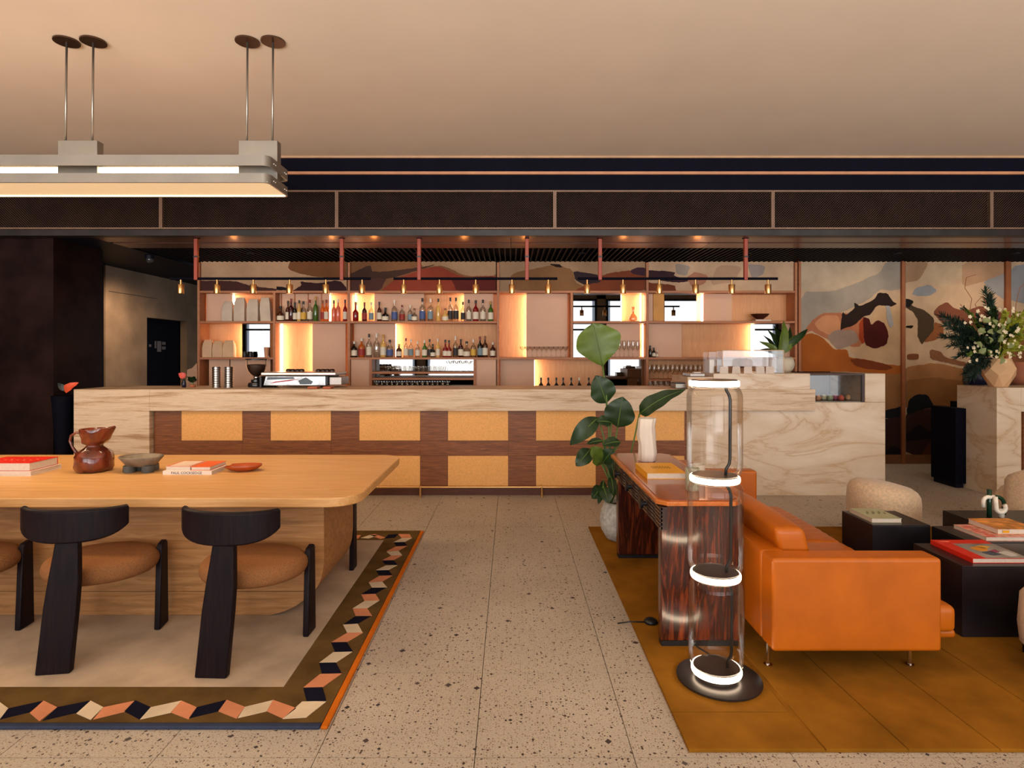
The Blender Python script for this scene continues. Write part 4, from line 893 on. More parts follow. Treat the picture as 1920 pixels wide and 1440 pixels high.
obj('edge_light', B(-5.38, px_end - 0.02, 4.18, 4.203, 2.6235, 2.6275), emit('edge_glow', (1.0, 0.80, 0.48, 1), 2.2), pd)
obj('upper_tray', B(-5.38, px_end - 0.014, 3.864, 4.206, 2.786, 2.79), RAILM, pd)
for q0, q1 in ((-266, -192), (108, 182), (447, 520)):
    a, b_ = X(q0, 4.0), X(q1, 4.0); hx = obj('hanger_box', B(a, b_, 4.0, 4.065, 2.636, 2.946), STEEL, pd, bevel=0.003)
for a, b_ in ((X(-190, 4.0), X(108, 4.0)), (X(182, 4.0), X(447, 4.0)), (-5.38, X(-268, 4.0))):
    obj('light_tube', MB().tube([(a + 0.005, 4.03, 2.755), (b_ - 0.005, 4.03, 2.755)], 0.02, 14), TUBE, pd, smooth=True, angle=40)
for q in (-250, -198, 125, 175, 464, 512):
    xx = X(q, 4.04)
    obj('rod', MB().tube([(xx, 4.03, 2.946), (xx, 4.04, CEILZ - 0.01)], 0.007, 10), STEEL, pd, smooth=True)
    obj('ceiling_plate', MB().lathe([(0.079, CEILZ - 0.012), (0.079, CEILZ - 0.002), (0.07, CEILZ)], 32, (xx, 4.04, 0)), plain('plate_bronze', (0.09, 0.045, 0.025, 1), 0.3, metal=0.7), pd)
for dz in (2.652, 2.765):
    for yy in (3.93, 3.96, 4.12, 4.15): obj('bolt', MB().sphere((px_end + 0.002, yy, dz), 0.006, 0.006, 0.006, 8, 6), CHROME, pd, smooth=True)
area('pendant_light_down', (-3.4, 4.03, 2.612), (0, 0, 0), 3.5, 0.3, 46, (1.0, 0.72, 0.42))
area('pendant_light_up', (-3.4, 4.03, 2.82), (PI, 0, 0), 3.5, 0.3, 7, (1.0, 0.64, 0.38))

# ------------------------------------------------------------------ left rug
RT = 0.014
rx1, ry0, ry1 = -0.742, 2.425, 5.12
rg = thing('patterned_rug', 'beige rug with olive border of tumbling block motifs under oak table', 'rug', (-3, 3.8, 0))
obj('border', MB().box(-5.8, rx1 - 0.03, ry0 + 0.03, ry0 + 0.29, 0.0, RT).box(-5.8, rx1 - 0.03, 4.86, ry1, 0.0, RT).box(rx1 - 0.285, rx1 - 0.03, ry0 + 0.29, 4.86, 0.0, RT), RUGO, rg)
obj('field', B(-5.8, rx1 - 0.287, ry0 + 0.292, 4.858, 0.0, RT), RUGF, rg)
obj('blue_edge', B(-5.8, rx1 - 0.031, ry0, ry0 + 0.029, 0.0, RT + 0.001), RUGB, rg, bevel=0.006)
obj('orange_edge', B(rx1 - 0.029, rx1, ry0, ry1, 0.0, RT + 0.001), RUGOR, rg, bevel=0.006)
def inlay(pts, org, m):
    g = [ground(org[0] + a / 3.0, org[1] + b / 3.0, RT) for a, b in pts]
    obj('block_motif', MB().prism(g, RT - 0.004, RT + 0.002, 'z'), m, rg)
N_, P_, C_ = RUGN, RUGP, RUGC
O4, O3 = (0, 1180), (400, 960)
for m, p in ((C_, [(-60, 400), (0, 412), (48, 447), (0, 505), (-70, 490)]), (N_, [(245, 403), (165, 468), (0, 508), (45, 447)]), (P_, [(245, 403), (322, 440), (222, 518), (168, 472)]), (N_, [(322, 440), (505, 403), (432, 470), (240, 515)]),
             (C_, [(510, 403), (582, 440), (510, 510), (430, 475)]), (P_, [(582, 440), (760, 403), (700, 465), (525, 508)]), (N_, [(760, 400), (848, 440), (785, 508), (700, 462)]), (C_, [(848, 440), (1020, 403), (960, 470), (788, 508)]),
             (P_, [(1020, 403), (1107, 440), (1062, 508), (960, 468)]), (N_, [(1107, 440), (1275, 398), (1230, 462), (1062, 502)]), (P_, [(1275, 398), (1378, 438), (1330, 503), (1228, 462)]), (C_, [(1378, 438), (1535, 400), (1500, 462), (1338, 500)]),
             (P_, [(1535, 398), (1668, 445), (1592, 503), (1502, 462)]), (C_, [(1700, 408), (1838, 405), (1722, 497), (1590, 505)]), (N_, [(-60, 400), (-240, 440), (-280, 500), (-70, 490)])):
    inlay(p, O4, m)
for m, p in ((N_, [(505, 990), (615, 987), (637, 1068), (525, 1065)]), (P_, [(505, 990), (600, 913), (722, 910), (615, 987)]), (N_, [(595, 850), (690, 848), (722, 910), (610, 908)]), (C_, [(595, 850), (675, 790), (782, 787), (690, 848)]),
             (N_, [(662, 735), (750, 733), (785, 785), (685, 788)]), (P_, [(662, 735), (755, 680), (842, 680), (752, 733)]), (C_, [(730, 635), (812, 630), (840, 680), (752, 678)]), (N_, [(735, 630), (795, 590), (885, 587), (812, 630)]),
             (P_, [(785, 545), (865, 543), (893, 585), (800, 583)]), (C_, [(785, 543), (850, 502), (932, 500), (865, 543)]), (P_, [(832, 465), (912, 462), (935, 498), (850, 500)]), (N_, [(835, 462), (890, 428), (972, 426), (912, 460)]),
             (C_, [(875, 398), (950, 393), (978, 425), (892, 425)]), (P_, [(875, 395), (935, 360), (1008, 358), (950, 392)]), (N_, [(915, 330), (985, 328), (1008, 357), (930, 355)]), (C_, [(915, 328), (970, 302), (1035, 300), (985, 327)]),
             (N_, [(950, 275), (1015, 273), (1035, 297), (965, 295)]), (P_, [(950, 272), (1000, 247), (1062, 245), (1015, 270)]), (C_, [(975, 225), (1042, 220), (1062, 243), (1000, 245)]), (P_, [(975, 222), (1025, 195), (1090, 192), (1042, 218)]),
             (N_, [(1015, 172), (1075, 170), (1090, 190), (1030, 192)]), (C_, [(1015, 170), (1060, 148), (1118, 147), (1078, 168)]), (P_, [(1040, 125), (1105, 125), (1115, 145), (1060, 147)]), (N_, [(962, 150), (985, 128), (1040, 125), (1020, 145)]),
             (P_, [(880, 130), (908, 125), (968, 145), (940, 152)]), (C_, [(830, 147), (880, 130), (925, 132), (875, 149)]), (P_, [(780, 130), (830, 131), (815, 151), (770, 150)])):
    inlay(p, O3, m)

# ------------------------------------------------------------------ mustard rug
mr_ = thing('mustard_rug', 'large mustard carpet made of wide strips under sofa and desk', 'rug', (2.6, 3.7, 0))
MT = 0.015
obj('underlay', B(0.68, 4.79, 2.289, 5.238, 0, 0.009), RUGM, mr_)
edges = [(0.678, 0.676), (1.150, 1.10), (1.515, 1.36), (1.865, 1.72), (2.24, 2.10), (2.62, 2.50), (3.02, 2.92), (3.42, 3.34), (3.85, 3.8), (4.3, 4.3), (4.8, 4.8)]
for i in range(len(edges) - 1):
    (a0_, a1_), (b0_, b1_) = edges[i], edges[i + 1]; g = 0.002
    if i == 0:
        obj('rug_strip', MB().prism([(a0_, 2.287), (b0_ - g + 0.05, 2.287), (b0_ - g + 0.02, 2.524), (a0_, 2.524)], 0, MT), RUGM, mr_, bevel=0.003)
        obj('rug_strip', MB().prism([(a0_, 2.528), (b0_ - g + 0.02, 2.528), (b1_ - g, 5.24), (a1_, 5.24)], 0, MT), RUGM, mr_, bevel=0.003)
    else:
        e = 0.05 if i == 1 else 0
        obj('rug_strip', MB().prism([(a0_ + g + e, 2.287), (b0_ - g, 2.287), (b1_ - g, 5.24), (a1_ + g, 5.24)], 0, MT), RUGM, mr_, bevel=0.003)

# ------------------------------------------------------------------ table
tb = thing('dining_table', 'long pale oak table with rounded corners and solid boat shaped base', 'table', (-2.9, 3.95, RT))
def rrect(x0, x1, y0, y1, r, n=8):
    p = []
    for cx, cy, a0 in ((x1 - r, y1 - r, 0), (x0 + r, y1 - r, 90), (x0 + r, y0 + r, 180), (x1 - r, y0 + r, 270)):
        for k in range(n + 1): a = math.radians(a0 + 90 * k / n); p.append((cx + r * math.cos(a), cy + r * math.sin(a)))
    return p
obj('tabletop', MB().prism(rrect(-5.0, -0.835, 3.24, 4.645, 0.17), 0.69, 0.742), TTOP, tb, bevel=0.008, seg=3)
zj = 0.15
up_ = [(-4.6, 0.688), (-1.078, 0.688), (-1.078, 0.33), (-1.085, 0.26), (-1.10, 0.205), (-1.125, 0.165), (-1.14, zj + 0.002), (-4.6, zj + 0.002)]
lo_ = [(-4.6, zj), (-1.143, zj), (-1.18, 0.112), (-1.24, 0.066), (-1.31, 0.034), (-1.38, RT + 0.001), (-4.45, RT + 0.001)]
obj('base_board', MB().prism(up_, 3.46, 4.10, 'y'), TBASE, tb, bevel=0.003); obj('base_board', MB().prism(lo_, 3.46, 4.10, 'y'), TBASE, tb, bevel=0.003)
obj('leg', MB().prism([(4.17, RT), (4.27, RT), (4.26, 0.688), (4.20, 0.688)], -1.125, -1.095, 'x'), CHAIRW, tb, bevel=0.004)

# ------------------------------------------------------------------ chairs
def make_chair(label):
    t = thing('dining_chair', label, 'chair', (0, 0, 0), 0, 'dark dining chairs with caramel seats')
    L = dict(local=True)
    seat = MB(); prof = []
    for k in range(11):
        a = -PI / 2 + PI * k / 10; prof.append((0.2 + 0.07 * max(0, math.cos(a)) ** 0.7 if k not in (0, 10) else 0.12, 0.40 + 0.052 * math.sin(a)))
    prof = [(0.02, 0.348)] + prof + [(0.02, 0.458)]
    seat.lathe(prof, 40, (0, 0, 0), 1.0, 0.88)
    obj('seat', seat, BOUCLE, t, smooth=True, **L)
    # back leg: one broad plank
    poly = [(x - 0.035 + 0.045 * z / 0.66, z) for x, z in [(-0.076, 0), (0.076, 0), (0.074, 0.3), (0.070, 0.42), (0.056, 0.55), (0.042, 0.66), (-0.052, 0.66), (-0.058, 0.55), (-0.068, 0.42), (-0.074, 0.3)]]
    m = MB(); nn = len(poly)
    m.v = [(x, -0.37 + 0.045 * (z / 0.66), z) for x, z in poly] + [(x, -0.33 + 0.045 * (z / 0.66), z) for x, z in poly]
    m.f = [tuple(range(nn)), tuple(reversed(range(nn, 2 * nn)))] + [(i, i + nn, (i + 1) % nn + nn, (i + 1) % nn) for i in range(nn)]; m.mi = [0] * len(m.f)
    obj('leg', m, CHAIRW, t, bevel=0.008, seg=3, **L)
    for s_ in (-1, 1):
        m = MB(); prof2 = [(0.05, 0), (0.165, 0), (0.155, 0.455), (0.14, 0.472), (0.09, 0.462), (0.075, 0.44)]
        m.prism(prof2, s_ * 0.25 - 0.016, s_ * 0.25 + 0.016, 'x'); obj('leg', m, CHAIRW, t, bevel=0.008, seg=3, **L)
    # curved backrest
    m = MB(); n = 20; vs = []
    for i in range(n + 1):
        u = -1 + 2 * i / n; x = 0.232 * math.sin(u * 1.25) / math.sin(1.25); y = -0.332 + 0.095 * u * u
        d = Vector((0.232 * 1.25 * math.cos(u * 1.25) / math.sin(1.25), 0.19 * u, 0)).normalized(); nx, ny = d.y, -d.x
        zt_ = 0.768 - 0.004 * u; zb_ = 0.610 + 0.06 * abs(u) ** 2.8; th = 0.016
        vs += [(x + nx * th, y + ny * th, zb_), (x + nx * th, y + ny * th, zt_ - 0.01), (x, y, zt_), (x - nx * th, y - ny * th, zt_ - 0.01), (x - nx * th, y - ny * th, zb_), (x, y, zb_ - 0.008)]
    fs = []
    for i in range(n):
        for k in range(6): fs.append((i * 6 + k, i * 6 + (k + 1) % 6, i * 6 + 6 + (k + 1) % 6, i * 6 + 6 + k))
    fs += [tuple(range(6)), tuple(reversed(range(n * 6, n * 6 + 6)))]
    obj('backrest', m.add(vs, fs), CHAIRW, t, bevel=0.006, seg=2, **L)
    return t
c1_ = make_chair('dark three legged chair with caramel seat nearest the table end'); c1_.location = (-1.345, 3.15, RT); c1_.rotation_euler = (0, 0, math.radians(-2.5))
dup(c1_, (-2.170, 3.185, RT), math.radians(8), 'dark three legged chair with caramel seat, middle of the visible row')
dup(c1_, (-2.93, 3.19, RT), math.radians(5), 'dark three legged chair cut off by left picture edge')

# ------------------------------------------------------------------ things on the table
TZ = 0.7421
def book(name_lab, x0, x1, y0, y1, z0, z1, cover, spine='front', rz=0, group=None):
    t = thing('book', name_lab, 'book', ((x0 + x1) / 2, (y0 + y1) / 2, z0), 0, group); e = 0.003; c = 0.0022
    obj('pages', B(x0 + e, x1 - e, y0 + e, y1 - e, z0 + c + .0002, z1 - c - .0002), PAGES, t)
    cv = MB().box(x0, x1, y0, y1, z0, z0 + c).box(x0, x1, y0, y1, z1 - c, z1)
    if spine == 'front': cv.box(x0, x1, y0, y0 + 0.002, z0 + c, z1 - c)
    if spine == 'back': cv.box(x0, x1, y1 - 0.002, y1, z0 + c, z1 - c)
    if spine == 'left': cv.box(x0, x0 + 0.002, y0, y1, z0 + c, z1 - c)
    obj('cover', cv, cover, t); 
    if rz: t.rotation_euler = (0, 0, rz)
    return t
book('white book with dark back edge under the red book', -3.42, -3.065, 3.83, 4.09, TZ, TZ + 0.029, PAPER, 'back', group='books at the left end of the table')
br = book('thick red covered book on top of the left table stack', -3.43, -3.08, 3.84, 4.08, TZ + 0.0295, TZ + 0.081, REDC, 'back', group='books at the left end of the table')
for k in range(9): obj('printed_mark', B(-3.37 + k * 0.028, -3.354 + k * 0.028, 3.93 + 0.02 * (k % 3), 3.945 + 0.02 * (k % 3), TZ + 0.081, TZ + 0.0814), plain('mark_salmon', rgb(236, 120, 80), 0.5), br)
bb = book('wide white book with black spine lettering at the base of pile', -2.244, -1.928, 3.866, 4.09, TZ, TZ + 0.025, PAPER, 'front', group='books right of the grey bowl')
text('lettering', 'PAUL COCKSEDGE', 0.0235, plain('ink', (0.03, 0.03, 0.03, 1), 0.6), bb, (-2.19, 3.8655, TZ + 0.0045), (PI / 2, 0, 0))
book('small white book with red edges, left on the pile', -2.236, -2.076, 3.885, 4.10, TZ + 0.0255, TZ + 0.05, plain('white_red', rgb(226, 200, 180), 0.5), 'none', group='books right of the grey bowl')
bo = book('small bright orange book, right on the pile', -2.07, -1.945, 3.88, 4.10, TZ + 0.0255, TZ + 0.049, ORC, 'none', group='books right of the grey bowl')
obj('red_border', MB().box(-2.232, -2.08, 3.886, 3.894, TZ + 0.05, TZ + 0.0506).box(-2.232, -2.08, 4.09, 4.098, TZ + 0.05, TZ + 0.0506).box(-2.232, -2.224, 3.894, 4.09, TZ + 0.05, TZ + 0.0506).box(-2.088, -2.08, 3.894, 4.09, TZ + 0.05, TZ + 0.0506), REDC, bpy.data.objects['book.004'] if 'book.004' in bpy.data.objects else bo)
# jug
jx, jy = X(177, 4.0), 4.0
jg = thing('ceramic_jug', 'glossy oxblood ceramic jug with pinched waist and side handle', 'jug', (jx, jy, TZ))
prof = [(0.08, 0), (0.102, 0.006), (0.111, 0.03), (0.110, 0.095), (0.1, 0.122), (0.07, 0.148), (0.05, 0.164), (0.046, 0.175), (0.07, 0.19), (0.086, 0.215), (0.091, 0.25), (0.094, 0.278), (0.091, 0.282), (0.082, 0.25), (0.04, 0.2)]
m = MB().lathe(prof, 40, (0, 0, 0))
rn = random.Random(5); nv = []
for (x, y, z) in m.v:
    k = 1 + 0.035 * math.sin(5 * math.atan2(y, x) + z * 30) + 0.03 * math.sin(9 * math.atan2(y, x) - z * 50)
    if z > 0.19: x, y = x * k + (0.035 * ((z - .19) / .08) if x > 0.03 else 0.01), y * k * 0.85
    else: x, y = x * k, y * k
    if z > 0.24 and x > 0.06: z += 0.01
    nv.append((x + jx, y + jy, z + TZ))
m.v = nv
obj('vessel', m, GLAZE, jg, smooth=True)
obj('handle', MB().tube([(jx - 0.085, jy, TZ + 0.25), (jx - 0.12, jy, TZ + 0.255), (jx - 0.155, jy, TZ + 0.235), (jx - 0.163, jy, TZ + 0.2), (jx - 0.15, jy, TZ + 0.165), (jx - 0.13, jy, TZ + 0.135), (jx - 0.112, jy, TZ + 0.105)], [0.009, 0.009, 0.009, 0.009, 0.008, 0.01, 0.014], 10), GLAZE, jg, smooth=True)
# grey footed bowl
gx0, gy0 = X(265, 3.98), 3.98
gb = thing('footed_bowl', 'oval grey stoneware bowl on chunky block feet', 'bowl', (gx0, gy0, TZ))
obj('basin', MB().lathe([(0.06, 0.035), (0.095, 0.045), (0.12, 0.075), (0.14, 0.098), (0.137, 0.104), (0.125, 0.10), (0.1, 0.07), (0.02, 0.055)], 36, (gx0, gy0, TZ), 1, 0.75), GREYC, gb, smooth=True)
for dx, dy in ((-0.06, -0.03), (0.062, -0.03), (-0.05, 0.045), (0.05, 0.045)):
    obj('foot', MB().lathe([(0.034, 0), (0.038, 0.01), (0.036, 0.045)], 12, (gx0 + dx, gy0 + dy, TZ)), plain('foot_grey', rgb(96, 96, 92), 0.7, var=0.2), gb, smooth=True, angle=50)
# terracotta dish
dx0, dy0 = X(458, 4.0), 4.0
ds = thing('glazed_dish', 'small glossy terracotta dish with a pointed end', 'dish', (dx0, dy0, TZ))
m = MB().lathe([(0.05, 0), (0.085, 0.012), (0.11, 0.032), (0.114, 0.042), (0.105, 0.042), (0.085, 0.022), (0.02, 0.014)], 36)
nv = []
for x, y, z in m.v:
    if x < 0: x = x * (1 + 0.12 * (1 - abs(y) / 0.12)); z = z * 0.8 if x < -0.09 else z
    a = math.radians(12); y *= 0.62; x, y = x * math.cos(a) - y * math.sin(a), x * math.sin(a) + y * math.cos(a)
    nv.append((x + dx0, y + dy0, z + TZ))
m.v = nv; obj('dish_body', m, DISH, ds, smooth=True)

# ------------------------------------------------------------------ desk
dk = thing('rosewood_desk', 'glossy rosewood console desk with slab ends and dark drawers', 'desk', (0.98, 3.8, MT))
D0, D1, DY0, DY1, DZ = 0.748, 1.195, 3.055, 4.55, 0.772
ch = 0.05
octa = [(D0 + ch, DY0), (D1 - ch, DY0), (D1, DY0 + ch), (D1, DY1 - ch), (D1 - ch, DY1), (D0 + ch, DY1), (D0, DY1 - ch), (D0, DY0 + ch)]
def inset(p, d):
    cx, cy = (D0 + D1) / 2, (DY0 + DY1) / 2
    return [(x + d * (1 if x < cx else -1), y + d * (1 if y < cy else -1)) for x, y in p]
obj('edge_lip', MB().prism(octa, DZ - 0.028, DZ - 0.004), ROSEL, dk, bevel=0.006, seg=3)
obj('top', MB().prism(inset(octa, 0.02), DZ - 0.004, DZ), ROSET, dk, bevel=0.001)
obj('slab_leg', B(0.772, 1.18, 3.09, 3.15, MT + 0.028, DZ - 0.029), ROSE, dk, bevel=0.006)
obj('slab_leg', B(0.79, 1.18, 4.42, 4.50, MT + 0.028, DZ - 0.029), ROSE, dk, bevel=0.006)
obj('shoe', B(0.776, 1.176, 3.094, 3.146, MT, MT + 0.027), RUBBER, dk); obj('shoe', B(0.794, 1.176, 4.424, 4.496, MT, MT + 0.027), RUBBER, dk)
for k in range(3):
    y0 = 3.16 + k * 0.42; d = obj('drawer', B(0.765, 1.15, y0, y0 + 0.412, DZ - 0.15, DZ - 0.032), EBON, dk)
    for r in range(6): obj('flute', MB().tube([(0.765, y0 + 0.004, DZ - 0.14 + r * 0.0195), (0.765, y0 + 0.408, DZ - 0.14 + r * 0.0195)], 0.0075, 8), EBON, d, smooth=True)
    yc = y0 + 0.21
    obj('handle', MB().lathe([(0.013, 0), (0.013, 0.02), (0.028, 0.022), (0.03, 0.036), (0.012, 0.04)], 16), RUBBER, d, smooth=True, angle=40).rotation_euler = (0, -PI / 2, 0)
    d.children[-1].location = Vector((0.76, yc, DZ - 0.09)) - wpos(d)
endf = MB()
for r in range(6): endf.tube([(0.765, 3.155, DZ - 0.14 + r * 0.0195), (0.765, 3.06, DZ - 0.14 + r * 0.0195)], 0.0085, 8)
obj('fluted_end', endf.box(0.765, 0.80, 3.06, 3.088, DZ - 0.15, DZ - 0.032), EBON, dk)
# on the desk
vx, vy = 0.952, 4.20
m = MB().lathe([(0.05, 0), (0.056, 0.004), (0.06, 0.06), (0.057, 0.12), (0.062, 0.18), (0.058, 0.24), (0.06, 0.298), (0.055, 0.302), (0.05, 0.27), (0.02, 0.02)], 48)
nv = []
for x, y, z in m.v:
    a = math.atan2(y, x); k = 1 + 0.08 * math.sin(5 * a + 6 * z) + 0.05 * math.sin(9 * a); sx_ = 0.006 * math.sin(z * 22)
    nv.append((x * k + sx_, y * k, z))
m.v = nv; o = obj('wavy_vase', m, plain('matt_white', rgb(226, 214, 200), 0.7, var=0.02), smooth=True); o.location = (vx, vy, DZ)
tag(o, 'tall matt white vase with wavy fluted sides on desk', 'vase')
yb = book('thick bright yellow book lying on the rosewood desk', 0.815, 1.05, 3.59, 3.93, DZ, DZ + 0.036, YELC, 'left')
ink = plain('ink_brown', rgb(120, 84, 20), 0.6)
rn = random.Random(2)
for r in range(2):
    for k in range(7): obj('printed_mark', B(0.885 + k * 0.017, 0.895 + k * 0.017 + 0.003 * rn.random(), 3.745 + r * 0.04, 3.768 + r * 0.04 - 0.006 * rn.random(), DZ + 0.036, DZ + 0.0364), ink, yb)
lathe_obj('candle_jar', 'taller pale sage ceramic tumbler on desk at the lamp', 'tumbler', [(0.032, 0), (0.036, 0.01), (0.038, 0.12), (0.036, 0.123), (0.033, 0.1), (0.01, 0.02)], (X(1298, 3.30), 3.30, DZ), plain('sage_glaze', rgb(158, 158, 136), 0.4), 28)
lathe_obj('candle_jar', 'shorter whitish ceramic tumbler seen through lamp glass', 'tumbler', [(0.036, 0), (0.04, 0.01), (0.042, 0.10), (0.038, 0.102), (0.036, 0.08), (0.01, 0.02)], (X(1308, 3.52), 3.52, DZ), plain('pale_glaze', rgb(206, 196, 180), 0.4), 28)

# foot switch and cord
lathe_obj('foot_switch', 'round black foot switch on the mustard rug by desk', 'switch', [(0.034, 0), (0.038, 0.006), (0.036, 0.016), (0.024, 0.024), (0.005, 0.026)], (0.783, 3.36, MT), RUBBER, 28, sy=1.0)
tag(obj('power_cord', MB().tube([(0.60, 3.38, 0.004), (0.675, 3.37, 0.018), (0.745, 3.36, MT + 0.006)], 0.0035, 6).tube([(0.82, 3.35, MT + 0.006), (0.90, 3.2, MT + 0.005), (1.0, 2.98, MT + 0.005), (0.97, 2.92, MT + 0.006)], 0.0035, 6), RUBBER, smooth=True), 'thin black power cord running past the foot switch to the lamp', 'cord')

# ------------------------------------------------------------------ floor lamp
LX, LY = 0.944, 2.78
lm = thing('glass_floor_lamp', 'floor lamp of three stacked glass cylinders with glowing rings', 'floor lamp', (0.96, 2.78, MT))
obj('base', MB().lathe([(0.186, 0), (0.19, 0.003), (0.19, 0.010), (0.186, 0.012)], 64, (0.964, 2.782, MT)), plain('lamp_base_black', (0.05, 0.042, 0.04, 1), 0.36, metal=0.7), lm, smooth=True, angle=40)
rz_ = [0.062, 0.50, 0.945, 1.385]
offs = [0.008, 0.004, 0.0, -0.003]
for k, z in enumerate(rz_):
    x = LX + offs[k]
    rg_ = obj('light_ring', MB().lathe([(0.104, z - 0.013), (0.110, z - 0.012), (0.1125, z - 0.006), (0.1125, z + 0.006), (0.110, z + 0.012), (0.104, z + 0.013)], 56, (x, LY, 0), caps=False), RING, lm, smooth=True)
    obj('disc', MB().lathe([(0.1, z - 0.016), (0.104, z - 0.014), (0.104, z + 0.014), (0.1, z + 0.018)], 48, (x, LY, 0)), plain('lamp_disc', (0.07, 0.05, 0.04, 1), 0.3, metal=0.4), lm, smooth=True, angle=40)
obj('stand', MB().lathe([(0.09, MT + 0.012), (0.09, 0.046)], 40, (LX + offs[0], LY, 0)), plain('lamp_disc', (0.07, 0.05, 0.04, 1), 0.3, metal=0.4), lm)
for k in range(3):
    z0, z1 = rz_[k] + 0.016, rz_[k + 1] - 0.016; x = LX + (offs[k] + offs[k + 1]) / 2
    obj('glass_cylinder', MB().lathe([(0.104, z0), (0.114, z0 + 0.01), (0.122, z0 + 0.028), (0.1245, z0 + 0.05), (0.1245, z1 - 0.05), (0.122, z1 - 0.028), (0.114, z1 - 0.01), (0.104, z1)], 64, (x, LY, 0), caps=False), GLASS, lm, smooth=True)
    obj('conduit', MB().tube([(x + 0.045, LY - 0.02, z0), (x + 0.047, LY - 0.02, z0 + 0.03), (x + 0.062, LY - 0.02, z0 + 0.055), (x + 0.065, LY - 0.02, z0 + 0.08), (x + 0.066, LY - 0.02, z1 - 0.06), (x + 0.06, LY - 0.02, z1 - 0.035), (x + 0.048, LY - 0.02, z1 - 0.015), (x + 0.046, LY - 0.02, z1)], 0.0072, 10), plain('conduit_dark', (0.03, 0.028, 0.026, 1), 0.3, metal=0.5), lm, smooth=True)

# ------------------------------------------------------------------ sofa
sf = thing('leather_sofa', 'long bright tan orange leather sofa seen from its near arm', 'sofa', (1.7, 3.9, MT))
S0, S1, SY0, SY1, SZ0, SZ1 = 1.213, 2.0, 2.78, 5.0, 0.138, 0.572
obj('arm', B(S0, S1, SY0, SY0 + 0.13, SZ0, SZ1), LEATHER, sf, bevel=0.018, seg=4)
obj('arm', B(S0, S1, SY1 - 0.13, SY1, SZ0, SZ1), LEATHER, sf, bevel=0.018, seg=4)
obj('back', B(S0, S0 + 0.12, SY0 + 0.131, SY1 - 0.131, SZ0, SZ1 - 0.004), LEATHER, sf, bevel=0.018, seg=4)
obj('base_frame', B(S0 + 0.121, 2.2, SY0 + 0.18, SY1 - 0.131, 0.115, 0.158), LEATHER, sf, bevel=0.018, seg=4)
def cushion(x0, x1, y0, y1, z0, z1, r, name='cushion', puff=0.012, tilt=0.0, wrinkle=0.0):
    h = ((x1 - x0) / 2, (y1 - y0) / 2, (z1 - z0) / 2); c = ((x0 + x1) / 2, (y0 + y1) / 2, (z0 + z1) / 2)
    ax = []
    for k in range(3):
        e = [-h[k] + r * (1 - math.cos(t * PI / 8)) for t in range(5)]; n = max(2, int((h[k] - r) * 2 / 0.03)); lo, hi = -h[k] + r, h[k] - r
        ax.append(e + [lo + (hi - lo) * (i + 1) / n for i in range(n - 1)] + [-q for q in reversed(e)])
    idx = {}; vs = []; fs = []
    def vid(p):
        key = tuple(round(q, 5) for q in p)
        if key not in idx:
            inn = [max(-h[k] + r, min(h[k] - r, p[k])) for k in range(3)]; d = Vector([p[k] - inn[k] for k in range(3)])
            q = Vector(inn) + (d.normalized() * r if d.length > 1e-9 else d)
            u, w, t = q.x / h[0], q.y / h[1], q.z / h[2]
            q.x += puff * u * (1 - w * w); q.z += 2 * puff * t * (1 - u * u) * (1 - w * w) + wrinkle * max(0, t) * (1 - w ** 8) * math.sin(q.y * 75 + 2.5 * math.sin(q.x * 11)) * (0.5 + 0.5 * u)
            q.x += tilt * (q.z + h[2])
            idx[key] = len(vs); vs.append((q.x + c[0], q.y + c[1], q.z + c[2]))
        return idx[key]
    for a in range(3):
        b_, c_ = (a + 1) % 3, (a + 2) % 3
        for sg in (-1, 1):
            for i in range(len(ax[b_]) - 1):
                for j in range(len(ax[c_]) - 1):
                    f = []
                    for di, dj in ((0, 0), (1, 0), (1, 1), (0, 1)):
                        p = [0, 0, 0]; p[a] = sg * h[a]; p[b_] = ax[b_][i + di]; p[c_] = ax[c_][j + dj]; f.append(vid(p))
                    fs.append(tuple(f))
    return obj(name, MB().add(vs, fs), LEATHER, sf, smooth=True)
ym = 3.93
for a, b_ in ((SY0 + 0.135, ym - 0.003), (ym + 0.003, SY1 - 0.135)):
    cushion(S0 + 0.13, 2.17, a, b_, 0.162, 0.292, 0.03, 'seat_cushion', 0.008, 0, 0.0025)
for a, b_ in ((SY0 + 0.15, ym - 0.01), (ym + 0.01, SY1 - 0.15)):
    cushion(S0 + 0.16, S0 + 0.31, a, b_, 0.315, 0.668, 0.028, 'back_cushion', 0.012, -0.24)
for x, y in ((1.244, 2.905), (1.93, 2.905), (1.244, 4.9), (1.93, 4.9)):
    obj('leg', MB().lathe([(0.02, MT), (0.02, MT + 0.006), (0.0105, MT + 0.008), (0.0105, SZ0)], 16, (x, y, 0)), CHROME, sf, smooth=True, angle=40)

# ------------------------------------------------------------------ coffee tables
def cube_table(label, x0, x1, y0, y1, z1):
    t = thing('cube_table', label, 'coffee table', ((x0 + x1) / 2, (y0 + y1) / 2, MT), 0, 'blackened steel cube tables')
    obj('top', B(x0, x1, y0, y1, z1 - 0.008, z1), BLKTAB, t, bevel=0.002); obj('case', B(x0, x1, y0, y1, MT, z1 - 0.0085), BLKTAB, t, bevel=0.002)
CT = 0.395
cube_table('black steel cube table carrying the small sage book', 2.372, 2.752, 3.935, 4.30, CT + 0.003)
cube_table('black steel cube table carrying the stack of two books', 2.755, 3.45, 3.585, 3.93, CT)
cube_table('black steel cube table carrying the large red book, nearest', 2.40, 3.10, 3.19, 3.58, CT - 0.003)
cube_table('black steel cube table carrying the white and green looped vase', 3.10, 3.70, 3.95, 4.31, CT + 0.004)
sb = book('small sage green book on the leftmost cube table', 2.40, 2.60, 3.99, 4.26, CT + 0.0035, CT + 0.032, GREENB, 'none')
